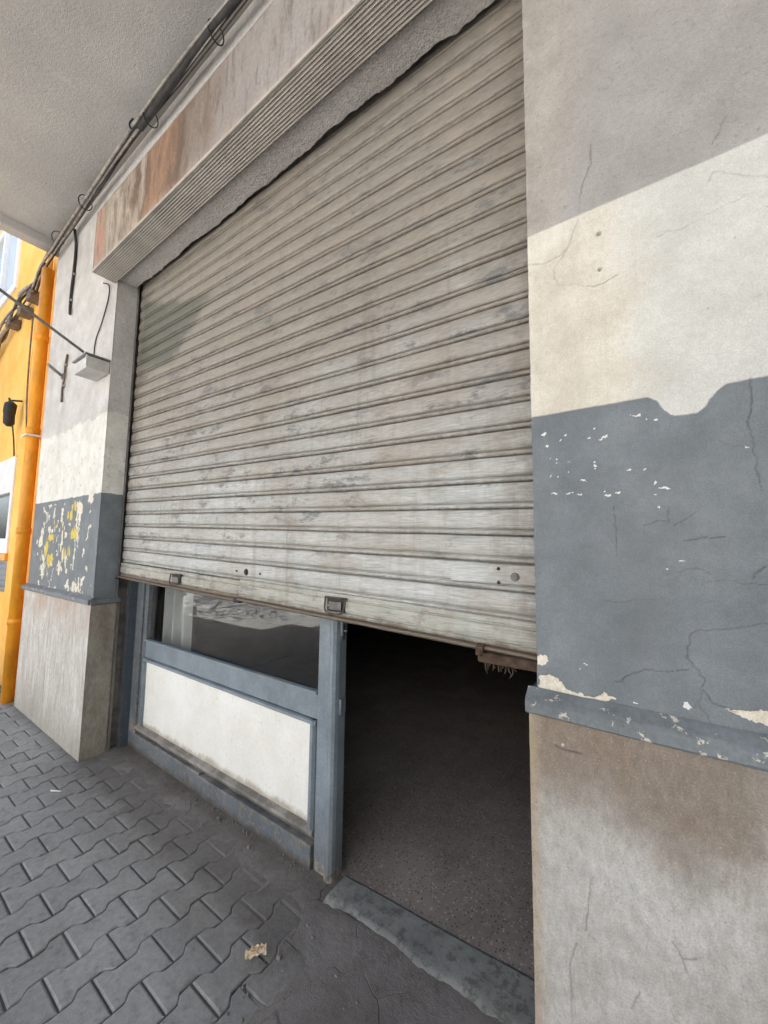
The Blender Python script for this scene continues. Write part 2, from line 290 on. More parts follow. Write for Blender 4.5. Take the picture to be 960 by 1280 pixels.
def painted(name, col, chipcol, amt=.62, rough=.5):
    n = NT(name, rough, 0, .4); a = n.noise(6, 6, .7); b = n.noise(34, 6, .7); d = n.noise(40, 4, .6, (1, 1, .15))
    c = n.mix(n.step(a, .3, .7), tuple(k*.82 for k in col), tuple(k*1.15 for k in col))
    c = n.mix(n.math('MULTIPLY', n.step(d, .55, .72), .3), c, tuple(k*.6 for k in col))
    m = n.step(b, amt, amt+.035); c = n.mix(m, c, chipcol)
    m2 = n.step(n.noise(9, 7, .78, loc=(5, 1, 3)), .60, .72); c = n.mix(n.math('MULTIPLY', m2, .35), c, (.13, .115, .095))
    if 'kick' in name:
        x, y, z = n.xyz(); zd = n.math('ADD', z, n.math('MULTIPLY', n.math('SUBTRACT', n.noise(13, 6, .75), .5), .12))
        c = n.mix(n.math('MULTIPLY', n.step(zd, .055, .0), .85), c, (.075, .062, .05))
        c = n.mix(n.math('MULTIPLY', n.math('MULTIPLY', n.step(zd, .10, .13), n.step(zd, .26, .19)), .75), c, n.mix(n.step(a, .4, .6), (.16, .14, .115), (.34, .31, .27)))
    if name.startswith('blue grey frame'):
        x, y, z = n.xyz(); zd = n.math('ADD', z, n.math('MULTIPLY', n.math('SUBTRACT', n.noise(22, 6, .75), .5), .22))
        c = n.mix(n.step(zd, .045, .035), c, n.mix(n.step(n.noise(30, 4, .6), .4, .6), (.42, .39, .33), (.13, .10, .08)))
        c = n.mix(n.math('MULTIPLY', n.step(zd, .35, .05), .45), c, (.13, .125, .12))
    c = n.grain(c, .86, 1.09, 90)
    return n.out(c, n.bump(n.math('SUBTRACT', n.math('MULTIPLY', n.noise(80, 3, .6), .4), n.math('MULTIPLY', m, .6)), .5, .002), n.math('ADD', rough-.1, n.math('MULTIPLY', a, .25)))

MAT = {}
MAT['plaster_r'] = plaster('weathered plaster banded', False)
MAT['plaster_l'] = plaster('flaking plaster banded', True)
MAT['marble_r'] = marble('stained marble slab', False)
MAT['marble_l'] = marble('streaked marble slab', True)
MAT['ledge'] = painted('grey painted ledge', (.175, .195, .205), (.62, .58, .48), .60, .55)
MAT['frame'] = painted('blue grey frame paint', (.215, .255, .285), (.20, .18, .15), .71, .38)
MAT['frame_dirty'] = painted('worn blue grey kick paint', (.135, .16, .178), (.21, .185, .155), .53, .5)
MAT['frame_chipped'] = painted('chipped blue grey jamb paint', (.075, .095, .115), (.42, .44, .44), .65, .5)
MAT['steel'] = simple('galvanised guide steel', (.16, .15, .14), .5, .6, .4, 10)
MAT['rust'] = simple('rusted iron', (.095, .062, .042), .85, .2, .5, 30, .6, 120)
MAT['dark'] = simple('dark iron', (.04, .038, .036), .6, .3, .3, 30)
MAT['cable'] = simple('black cable sheath', (.045, .043, .042), .6, 0, .4, 20)
MAT['cable_pale'] = simple('weathered grey cable sheath', (.34, .31, .28), .7, 0, .4, 20)
MAT['cable_brown'] = simple('dusty brown cable sheath', (.17, .13, .10), .7, 0, .4, 20)
MAT['rod'] = simple('zinc rod', (.30, .30, .29), .4, .7, .3, 12)
MAT['boxpaint'] = simple('off white metal box paint', (.58, .56, .53), .55, 0, .18, 7)

def mat_ceiling():
    n = NT('canopy plaster', .92, 0, .2); a = n.noise(1.3, 6, .6); b = n.noise(55, 4, .65); x, y, z = n.xyz()
    c = n.mix(n.step(a, .3, .7), (.47, .455, .435), (.56, .545, .52))
    st = n.step(n.noise(2.6, 6, .7, loc=(2, 7, 0)), .62, .72); c = n.mix(n.math('MULTIPLY', st, .35), c, (.38, .345, .31))
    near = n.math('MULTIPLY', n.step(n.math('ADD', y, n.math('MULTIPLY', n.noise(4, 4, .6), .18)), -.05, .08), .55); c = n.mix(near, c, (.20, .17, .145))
    pat = n.step(n.noise(4.2, 5, .6, loc=(1, 3, 0)), .64, .69); c = n.mix(n.math('MULTIPLY', pat, .4), c, (.62, .60, .56))
    c = n.mix(n.math('MULTIPLY', n.step(n.noise(150, 2, .5), .62, .72), .2), c, (.25, .23, .21))
    c = n.grain(n.grain(c, .94, 1.04, 45), .92, 1.05, 130)
    return n.out(c, n.bump(n.math('ADD', b, n.noise(130, 3, .6)), .7, .006))
MAT['ceiling'] = mat_ceiling()
MAT['blocker_stone'] = simple('dark blocker stone', (.13, .12, .11), .8, 0, .3, 4)
def mat_soffit():
    n = NT('rough lintel plaster', .9, 0, .2); a = n.noise(3, 6, .6); b = n.noise(50, 5, .65)
    c = n.mix(n.step(a, .3, .7), (.62, .59, .56), (.72, .695, .665)); c = n.mix(n.math('MULTIPLY', n.step(n.noise(20, 6, .75), .62, .7), .3), c, (.2, .18, .16))
    c = n.grain(n.grain(c, .84, 1.1, 40), .86, 1.09, 120)
    return n.out(c, n.bump(n.math('ADD', b, n.noise(110, 3, .6)), 1.0, .010))
MAT['soffit'] = mat_soffit()
def mat_shutter(name, bar=False):
    n = NT(name, .45, .12, .4); x, y, z = n.xyz()
    zt = n.math('ADD', z, n.math('MULTIPLY', x, .033))
    k = n.math('FLOOR', n.math('DIVIDE', n.math('SUBTRACT', zt, 1.265), .091))           # slat number
    wn_ = n.t.nodes.new('ShaderNodeTexWhiteNoise'); wn_.noise_dimensions = '1D'; n.put(wn_.inputs['W'], k); rnd = wn_.outputs['Value']
    fr = n.math('FRACT', n.math('DIVIDE', n.math('SUBTRACT', zt, 1.265), .091))
    comb = n.t.nodes.new('ShaderNodeCombineXYZ'); n.put(comb.inputs[0], n.math('ADD', x, n.math('MULTIPLY', rnd, 40))); n.put(comb.inputs[1], k); n.put(comb.inputs[2], z); v = comb.outputs[0]
    a = n.noise(2.2, 6, .7, v=n.map((1, 1, 6), v=v)); s1 = n.noise(30, 5, .7, v=n.map((.25, 1, 10), v=v)); s2 = n.noise(30, 4, .65, v=n.map((1, 1, .12), v=n.pos))
    grime = n.noise(5, 8, .75, v=n.map((1, 1, 2.2), loc=(7, 0, 2), v=v))
    base = n.mix(n.step(a, .3, .7), (.46, .458, .445), (.64, .637, .62)) if not bar else n.mix(n.step(a, .3, .7), (.36, .35, .295), (.50, .49, .42))
    base = n.mix(n.math('MULTIPLY', n.step(rnd, .5, 1.), .35), base, (.50, .465, .41))
    base = n.mix(n.math('MULTIPLY', n.step(s1, .40, .66), .7), base, (.25, .30, .27))
    base = n.mix(n.math('MULTIPLY', n.step(s2, .48, .72), .5), base, (.33, .295, .25))
    warm = n.step(n.noise(1.1, 4, .6), .40, .65); base = n.mix(n.math('MULTIPLY', warm, .35), base, (.42, .365, .30))
    dust_shade = n.step(n.math('ADD', z, n.math('MULTIPLY', n.noise(1.4, 5, .65, loc=(3, 3, 3)), 1.6)), 2.3, 3.6); base = n.mix(n.math('MULTIPLY', dust_shade, .85), base, (.245, .212, .172))   # upper slats carry the canopy's shade in their colour, plus brown dust
    base = n.mix(n.math('MULTIPLY', n.step(grime, .56, .72), .7), base, (.13, .12, .105))
    dirt = n.math('MULTIPLY', n.step(x, -.28, -.0), n.step(n.noise(9, 5, .7, (1, 1, .6)), .3, .65)); base = n.mix(n.math('MULTIPLY', dirt, .75), base, (.17, .14, .105))
    edge = n.math('MULTIPLY', n.step(x, -2.8, -3.05), n.step(n.noise(14, 5, .7), .3, .65)); base = n.mix(n.math('MULTIPLY', edge, .8), base, (.15, .125, .10))
    # dust and rust lying along each interlock
    lip = n.math('MULTIPLY', n.step(n.math('ABSOLUTE', n.math('SUBTRACT', fr, .02)), .16, .05), n.step(s2, .25, .6))
    if not bar: base = n.mix(n.math('MULTIPLY', lip, .6), base, (.17, .135, .10))
    ch = n.step(n.noise(60, 3, .6, v=n.map((.5, 1, 1), v=v)), .72, .75); base = n.mix(n.math('MULTIPLY', ch, .7), base, (.62, .60, .56))
    sp = n.step(n.noise(45, 3, .6, v=n.map((.7, 1, 1), loc=(3, 1, 9), v=v)), .73, .77); base = n.mix(n.math('MULTIPLY', sp, .8), base, (.06, .055, .05))
    # black smudges and scoured pale areas
    sm = n.math('MULTIPLY', n.step(n.noise(4.2, 8, .78, v=n.map((1, 1, 2.6), loc=(11, 0, 5), v=v)), .53, .62), n.step(n.noise(1.3, 3, .6, loc=(2, 0, 6)), .36, .5)); base = n.mix(n.math('MULTIPLY', sm, .85), base, (.15, .145, .14))
    low = n.step(n.math('ADD', z, n.math('MULTIPLY', n.noise(2, 4, .6, loc=(6, 1, 1)), .8)), 2.45, 1.6); base = n.mix(n.math('MULTIPLY', n.math('MULTIPLY', low, n.step(s1, .62, .40)), .30), base, (.56, .56, .54))
    br = n.step(n.noise(2.3, 6, .7, v=n.map((1, 1, 2.), loc=(4, 9, 3), v=v)), .48, .62); base = n.mix(n.math('MULTIPLY', br, .42), base, (.33, .285, .23))
    vs = n.noise(11, 5, .7, v=n.map((1, 1, .09), loc=(5, 0, 0))); base = n.mix(n.math('MULTIPLY', n.step(vs, .56, .72), .45), base, (.20, .17, .135))
    # old greenish patch of paint at the upper left, edges ragged
    gx = n.math('ADD', x, n.math('MULTIPLY', n.math('SUBTRACT', n.noise(3, 5, .7), .5), .35)); gz = n.math('ADD', n.math('ADD', z, n.math('MULTIPLY', x, .30)), n.math('MULTIPLY', n.math('SUBTRACT', n.noise(3, 5, .7, loc=(9, 1, 2)), .5), .22))
    g = n.math('MULTIPLY', n.math('MULTIPLY', n.step(gx, -3.01, -2.96), n.step(n.math('SUBTRACT', gx, n.math('MULTIPLY', gz, 1.0)), -4.48, -4.62)), n.math('MULTIPLY', n.step(gz, 1.96, 2.06), n.step(gz, 2.53, 2.47)))
    if not bar: base = n.mix(n.math('MULTIPLY', g, .85), base, (.125, .125, .10))
    base = n.grain(base, .82, 1.1, 120, (.2, 1, 1.6))
    if bar:
        ed = n.math('MULTIPLY', n.step(n.math('SUBTRACT', zt, n.math('MULTIPLY', n.noise(16, 5, .7), .05)), 1.172, 1.148), .9); base = n.mix(ed, base, (.13, .095, .065))
        dd = n.step(n.noise(8, 7, .75, loc=(1, 4, 6)), .52, .66); base = n.mix(n.math('MULTIPLY', dd, .65), base, (.20, .165, .12))
    rib = n.math('MULTIPLY', n.math('SINE', n.math('MULTIPLY', z, 900.)), .5)
    h = n.math('ADD', n.math('MULTIPLY', s1, .5), n.math('ADD', n.math('MULTIPLY', rib, .12), n.math('MULTIPLY', grime, .4)))
    return n.out(base, n.bump(h, .35, .003), n.math('ADD', .42, n.math('MULTIPLY', grime, .35)))
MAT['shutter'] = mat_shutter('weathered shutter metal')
MAT['shutterbar'] = mat_shutter('cream weathered shutter bar', True)
def mat_panel():
    n = NT('dirty cream panel', .45, 0, .4); x, y, z = n.xyz(); a = n.noise(4, 6, .65)
    c = n.mix(n.step(a, .3, .7), (.78, .77, .70), (.86, .86, .82))
    d = n.math('ADD', z, n.math('MULTIPLY', n.math('SUBTRACT', n.noise(11, 6, .75), .5), .09))
    c = n.mix(n.math('MULTIPLY', n.step(d, .225, .185), .8), c, (.34, .29, .21))
    c = n.mix(n.math('MULTIPLY', n.step(n.noise(22, 6, .75), .62, .70), .45), c, (.47, .42, .33))
    c = n.mix(n.math('MULTIPLY', n.step(n.noise(60, 3, .6), .71, .75), .5), c, (.28, .24, .18))
    c = n.mix(n.math('MULTIPLY', n.step(n.noise(12, 4, .6, (3, 3, .25)), .58, .75), .18), c, (.5, .46, .36))
    sc = n.step(n.noise(9, 6, .75, (1, 1, 3.), loc=(2, 2, 7)), .63, .68); c = n.mix(n.math('MULTIPLY', sc, .35), c, (.40, .38, .34)); c = n.grain(c, .95, 1.03, 60)
    return n.out(c, n.bump(n.noise(30, 4, .6), .25, .003), n.math('ADD', .35, n.math('MULTIPLY', a, .25)))
MAT['panel'] = mat_panel()
def mat_glass():
    n = NT('dusty shop glass', .03, 0, .5); n.b.inputs['Transmission Weight'].default_value = 1.; n.b.inputs['IOR'].default_value = 1.5
    n.b.inputs['Base Color'].default_value = (.90, .93, .92, 1)
    n.put(n.b.inputs['Roughness'], n.math('MULTIPLY', n.step(n.noise(9, 5, .7), .45, .8), .06)); return n.m
MAT['glass'] = mat_glass()
def mat_pavers():
    n = NT('grey concrete pavers', .88, 0, .3); R, G, B = n.attr()[:3]; x, y, z = n.xyz()
    a = n.noise(1.6, 6, .65); b = n.noise(260, 3, .7); d = n.noise(14, 6, .7)
    c = n.mix(n.step(a, .3, .7), (.285, .29, .275), (.385, .39, .37))
    c = n.mix(n.math('MULTIPLY', R, .55), c, (.37, .37, .35)); c = n.mix(n.math('MULTIPLY', G, .5), c, (.20, .20, .195))
    c = n.mix(n.math('MULTIPLY', n.step(d, .50, .68), .45), c, (.16, .158, .145))
    c = n.mix(n.math('MULTIPLY', n.step(b, .55, .7), .5), c, (.30, .30, .29)); c = n.mix(n.math('MULTIPLY', n.step(b, .42, .3), .5), c, (.07, .07, .068))
    yy = n.math('ADD', y, n.math('MULTIPLY', n.math('SUBTRACT', n.noise(3.2, 5, .65), .5), .34))
    dm = n.math('MULTIPLY', n.step(yy, -.36, -.06), n.step(x, -3.4, -3.0)); c = n.mix(n.math('MULTIPLY', dm, n.math('ADD', .45, n.math('MULTIPLY', n.step(n.noise(7, 6, .7, loc=(2, 9, 0)), .35, .65), .45))), c, n.mix(n.step(d, .3, .7), (.14, .126, .114), (.24, .225, .21)))
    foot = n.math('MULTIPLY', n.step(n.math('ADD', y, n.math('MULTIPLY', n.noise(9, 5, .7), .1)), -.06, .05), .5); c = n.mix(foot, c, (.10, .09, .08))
    c = n.grain(c, .86, 1.1, 48, None, 5); c = n.mix(n.math('MULTIPLY', n.step(n.noise(23, 5, .7, loc=(6, 3, 0)), .60, .70), .5), c, (.13, .13, .12)); c = n.mix(B, c, (.06, .055, .05))
    sp = n.step(n.noise(70, 2, .5, loc=(4, 4, 4)), .75, .78); c = n.mix(n.math('MULTIPLY', sp, .6), c, (.5, .48, .44))
    return n.out(c, n.bump(n.math('ADD', b, n.math('MULTIPLY', n.noise(60, 4, .6), .8)), .55, .003))
MAT['pavers'] = mat_pavers()
def mat_apron():
    n = NT('grimy cement screed', .9, 0, .25); a = n.noise(3, 7, .7); b = n.noise(22, 6, .72); e = n.noise(200, 3, .65)
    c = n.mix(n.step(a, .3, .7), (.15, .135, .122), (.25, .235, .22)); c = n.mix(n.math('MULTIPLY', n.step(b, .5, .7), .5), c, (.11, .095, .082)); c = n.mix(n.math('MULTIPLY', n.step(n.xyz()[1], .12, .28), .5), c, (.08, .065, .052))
    c = n.mix(n.math('MULTIPLY', n.step(e, .55, .7), .35), c, (.30, .28, .26))
    vv = n.t.nodes.new('ShaderNodeVectorMath'); vv.operation = 'ADD'; n.put(vv.inputs[0], n.pos)
    nn = n.t.nodes.new('ShaderNodeTexNoise'); nn.inputs['Scale'].default_value = 5; n.put(nn.inputs['Vector'], n.pos)
    sc_ = n.t.nodes.new('ShaderNodeVectorMath'); sc_.operation = 'SCALE'; n.put(sc_.inputs[0], nn.outputs['Color']); sc_.inputs['Scale'].default_value = .22; n.put(vv.inputs[1], sc_.outputs[0])
    ck = n.voro(3.2, 'DISTANCE_TO_EDGE', v=vv.outputs[0]); m = n.math('MULTIPLY', n.step(ck, .016, .003), n.step(n.noise(2.1, 4, .6, loc=(1, 8, 0)), .46, .66)); c = n.mix(n.math('MULTIPLY', m, .5), c, (.04, .034, .03))
    sp = n.step(n.noise(55, 3, .6, loc=(2, 2, 2)), .70, .74); c = n.mix(n.math('MULTIPLY', sp, .6), c, (.40, .38, .35))
    h = n.math('SUBTRACT', n.math('ADD', b, n.math('MULTIPLY', e, .4)), n.math('MULTIPLY', m, .5))
    return n.out(c, n.bump(h, .8, .006))
MAT['apron'] = mat_apron()
def mat_sand():
    n = NT('joint sand and grit', .95, 0, .2); b = n.noise(180, 4, .7)
    return n.out(n.mix(b, (.075, .074, .068), (.18, .178, .165)), n.bump(b, .8, .004))
MAT['sand'] = mat_sand()
def mat_threshold():
    n = NT('greenish worn doorstep', .6, 0, .35); a = n.noise(7, 7, .7); b = n.noise(30, 6, .75); e = n.noise(160, 3, .6)
    c = n.mix(n.step(a, .3, .7), (.205, .215, .20), (.31, .318, .295)); c = n.mix(n.math('MULTIPLY', n.step(b, .46, .62), .7), c, (.11, .10, .088))
    c = n.mix(n.math('MULTIPLY', n.step(e, .6, .7), .4), c, (.36, .37, .35))
    return n.out(c, n.bump(n.math('ADD', b, n.math('MULTIPLY', e, .3)), .5, .004))
MAT['threshold'] = mat_threshold()
def mat_terrazzo():
    n = NT('worn terrazzo floor', .55, 0, .35); x, y, z = n.xyz()
    g = n.voro(95, 'F1', out='Color'); gs = n.t.nodes.new('ShaderNodeSeparateColor'); n.put(gs.inputs[0], g)
    a = n.noise(3, 6, .7); d = n.voro(95, 'F1')
    c = n.mix(n.step(a, .3, .7), (.235, .200, .170), (.35, .312, .275))
    chip = n.math('MULTIPLY', n.step(gs.outputs[0], .62, .7), n.step(d, .5, .3)); c = n.mix(n.math('MULTIPLY', chip, .75), c, n.mix(gs.outputs[1], (.34, .28, .23), (.62, .58, .53)))
    chip2 = n.math('MULTIPLY', n.step(gs.outputs[2], .75, .8), n.step(d, .5, .3)); c = n.mix(n.math('MULTIPLY', chip2, .7), c, (.03, .027, .025))
    fx = n.math('ABSOLUTE', n.math('SUBTRACT', n.math('FRACT', n.math('DIVIDE', n.math('ADD', x, .02), .3)), .5)); fy = n.math('ABSOLUTE', n.math('SUBTRACT', n.math('FRACT', n.math('DIVIDE', n.math('ADD', y, .02), .3)), .5))
    j = n.math('MAXIMUM', n.step(fx, .487, .494), n.step(fy, .487, .494)); far = n.step(n.math('SUBTRACT', y, n.math('MULTIPLY', x, .9)), 1.15, 1.4)
    c = n.mix(n.math('MULTIPLY', j, n.math('MULTIPLY', far, .5)), c, (.36, .33, .29))
    c = n.mix(n.math('MULTIPLY', n.step(n.noise(9, 6, .75), .58, .72), .4), c, (.08, .07, .06))
    return n.out(c, n.bump(n.math('SUBTRACT', n.math('MULTIPLY', n.noise(60, 4, .6), .4), n.math('MULTIPLY', j, .4)), .3, .003), n.math('ADD', .45, n.math('MULTIPLY', a, .3)))
MAT['terrazzo'] = mat_terrazzo()
MAT['room'] = simple('soot dark interior plaster', (.06, .055, .05), .95, 0, .4, 3)  # one even dark colour for all the room's walls
MAT['facade_far'] = simple('pale far facade render', (.60, .605, .59), .9, 0, .12, 1)
MAT['curtain'] = simple('white curtain cloth', (.68, .68, .66), .9, 0, .1, 5)
def mat_yellow():
    n = NT('ochre yellow render', .85, 0, .25); a = n.noise(2, 6, .65); x, y, z = n.xyz()
    c = n.mix(n.step(a, .3, .7), (.88, .45, .085), (.94, .57, .16)); c = n.mix(n.math('MULTIPLY', n.step(z, .6, 0), .5), c, (.36, .20, .07))
    c = n.mix(n.math('MULTIPLY', n.step(n.noise(14, 5, .7, (3, 3, .4)), .6, .72), .3), c, (.42, .22, .05))
    return n.out(c, n.bump(n.noise(70, 4, .6), .35, .004))
MAT['yellow'] = mat_yellow()
MAT['pipe'] = simple('orange painted pipe', (.80, .33, .02), .45, 0, .22, 8, .15, 60, (1, 1, .4), .4)
MAT['white'] = simple('white window frame paint', (.78, .78, .76), .45, 0, .06, 6)
MAT['greypanel'] = simple('grey sheet panel', (.22, .24, .27), .5, .2, .2, 6)
def mat_winglass():
    n = NT('window glass', .05, 0, .8); n.b.inputs['Coat Weight'].default_value = 1; return n.out((.08, .10, .12))
MAT['winglass'] = mat_winglass()
def mat_sign():
    n = NT('faded blotchy sign face', .55, 0, .35); x, y, z = n.xyz()
    v = n.map((3.2, 1, 1.1)); a = n.noise(1.9, 5, .65, v=v, dist=.35); t = n.math('ADD', n.math('DIVIDE', n.math('ADD', x, 3.1), 2.6), n.math('MULTIPLY', n.math('SUBTRACT', a, .5), .42))
    c = n.ramp(t, [(0., (.42, .25, .19)), (.07, (.30, .27, .19)), (.13, (.44, .37, .31)), (.18, (.22, .18, .13)), (.24, (.42, .35, .28)), (.30, (.15, .10, .07)), (.37, (.32, .19, .12)), (.45, (.14, .095, .07)), (.55, (.24, .19, .16)), (.68, (.30, .27, .255)), (.85, (.34, .315, .30))])
    low = n.step(n.math('ADD', z, n.math('MULTIPLY', n.noise(7, 4, .6, dist=1.), .18)), 3.70, 3.60); c = n.mix(n.math('MULTIPLY', low, .6), c, (.50, .38, .32))
    c = n.mix(n.math('MULTIPLY', n.step(n.noise(7, 6, .72, (3, 1, .5), .25), .48, .66), .6), c, (.13, .095, .07)); c = n.grain(c, .85, 1.1, 60)
    return n.out(c, n.bump(n.noise(24, 4, .6, (1, 1, .3)), .6, .008))
MAT['sign'] = mat_sign()
MAT['flute'] = simple('ribbed sign sheet', (.47, .435, .39), .5, .1, .2, 6, .2, 60)

# ------------------------------------------------------------ ground
def pavement():
    mb = MB(); P = .1435; Lp = .195; g = .0038
    us = [0, .15, .20, .30, .35, .65, .70, .80, .85, 1]; amp = [.0145, .0135, .011, -.011, -.0135, -.0135, -.011, .011, .0135, .0145]
    rng = random.Random(3)
    for i in range(-60, 18):
        xc = -1.154+i*P; off = -.393 if i % 2 == 0 else -.4905
        for j in range(-15, 5):
            y0 = off+j*Lp; yc = y0+Lp/2
            if xc > -.93 and yc > .10: continue
            if yc > .36: continue
            if (xc > -.02 or XLL-.02 < xc < XL+.02) and yc > .0: continue
            if xc < XLL and yc > .02: continue
            if xc > -.80 and yc > -.20-.2*rng.random(): continue          # broken away in front of the door
            lift = rng.gauss(0, .0012); tx, ty = rng.gauss(0, .006), rng.gauss(0, .006); rr, gg = max(0, rng.gauss(.25, .3)), max(0, rng.gauss(.2, .3))
            hw = P/2-g; L_ = []; Rr = []
            for u, a in zip(us, amp):
                yy = y0+g+(Lp-2*g)*u; L_.append((xc-hw-a+rng.gauss(0, .0008), yy)); Rr.append((xc+hw+a+rng.gauss(0, .0008), yy))
            ring = L_+Rr[::-1]; n = len(ring); V = []; cx, cy = xc, yc
            def z(x, y): return lift+(x-cx)*tx+(y-cy)*ty
            for k, (x, y) in enumerate(ring): V.append((x, y, -.03))
            for k, (x, y) in enumerate(ring): V.append((x, y, -.003+z(x, y)))
            for k, (x, y) in enumerate(ring):
                sx = math.copysign(min(.0055, abs(x-cx)), cx-x); sy = .0055 if k in (0, n-1) else (-.0055 if k in (n//2-1, n//2) else 0)
                V.append((x+sx, y+sy, z(x, y)))
            F = [(a+k, a+(k+1) % n, b+(k+1) % n, b+k) for a, b in ((0, n), (n, 2*n)) for k in range(n)]+[tuple(range(2*n, 3*n))]
            att = np.zeros((3*n, 4)); att[:, 0] = min(1, rr); att[:, 1] = min(1, gg); att[:n, 2] = .35; mb.add(V, F, False, att)
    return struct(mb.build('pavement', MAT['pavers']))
pavement()
# one sheet of ground under everything: joint sand close by, asphalt road beyond the kerb
m_ = MB(); m_.add([(-60, -3.35, -.0078), (40, -3.35, -.0078), (40, .60, -.0078), (-60, .60, -.0078)], [(0, 1, 2, 3)]); struct(m_.build('joint_sand', MAT['sand']))
def mat_asphalt():
    n = NT('pale dusty asphalt', .9, 0, .25); a = n.noise(.5, 6, .6); b = n.noise(120, 3, .6)
    c = n.mix(n.step(a, .3, .7), (.27, .27, .262), (.34, .34, .33)); c = n.mix(n.math('MULTIPLY', b, .4), c, (.36, .36, .35)); return n.out(c, n.bump(b, .5, .006))
MAT['asphalt'] = mat_asphalt()
m_ = MB(); m_.add([(-300, -300, -.15), (300, -300, -.15), (300, 300, -.15), (-300, 300, -.15)], [(0, 1, 2, 3)]); struct(m_.build('road', MAT['asphalt']))
m_ = MB()
for k in range(60): m_.box(-40+k*1.0+.004, -39+k*1.0-.004, -3.55, -3.352, -.16, .004, .012)
struct(m_.build('kerb', simple('concrete kerb', (.33, .32, .30), .9, 0, .2, 5)))
def apron():      # a film of cement dirt that has crept over the pavers along the shopfront
    nx, ny = 420, 150; xs = np.linspace(XL-.02, .0, nx); P = np.zeros((ny, nx, 3))
    edge = -.10+.14*fbm(xs*2.2, xs*0, 5); edge = np.where(xs > -1.1, edge-.62*sstep(-1.05, -.70, xs), edge)
    for r in range(ny):
        t = r/(ny-1); y = edge+(.34-edge)*t; P[r, :, 0] = xs; P[r, :, 1] = y
        front = sstep(-1.0, -.75, xs)
        lvl = -.0085+.0095*sstep(.0, .7, np.full(nx, t))+.006*sstep(.7, 1, np.full(nx, t))+front*(.005*sstep(.02, .2, np.full(nx, t)))
        P[r, :, 2] = lvl+.0065*fbm(xs*5, y*5, 2, 5)+.0028*fbm(xs*28, y*28, 4)
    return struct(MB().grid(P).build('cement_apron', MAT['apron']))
apron()
def doorstep():
    nx, ny = 120, 24; xs = np.linspace(-.94, .0, nx); prof = []
    P = np.zeros((ny, nx, 3))
    ya = .175+.05*fbm(xs*6, xs*0, 1)+.02*fbm(xs*25, xs*0, 6)+.05*sstep(-.9, -.55, xs)*0; yb = .345+.07*(xs+.93)+.006*fbm(xs*10, xs*0, 8)
    for r in range(ny):
        t = r/(ny-1); y = ya+(yb-ya)*t; z = .016*sstep(0, .30, np.array(t))+.003*fbm(xs*9, y*9, 3)+.002*fbm(xs*40, y*40, 5)-.03*sstep(1., .96, np.array(t))*0
        P[r, :, 0] = xs; P[r, :, 1] = y; P[r, :, 2] = z if r else 0
    P[-1, :, 2] = .0
    return tag(MB().grid(P).build('doorstep', MAT['threshold']), 'worn greenish stone doorstep across the dark open doorway', 'doorstep')
doorstep()

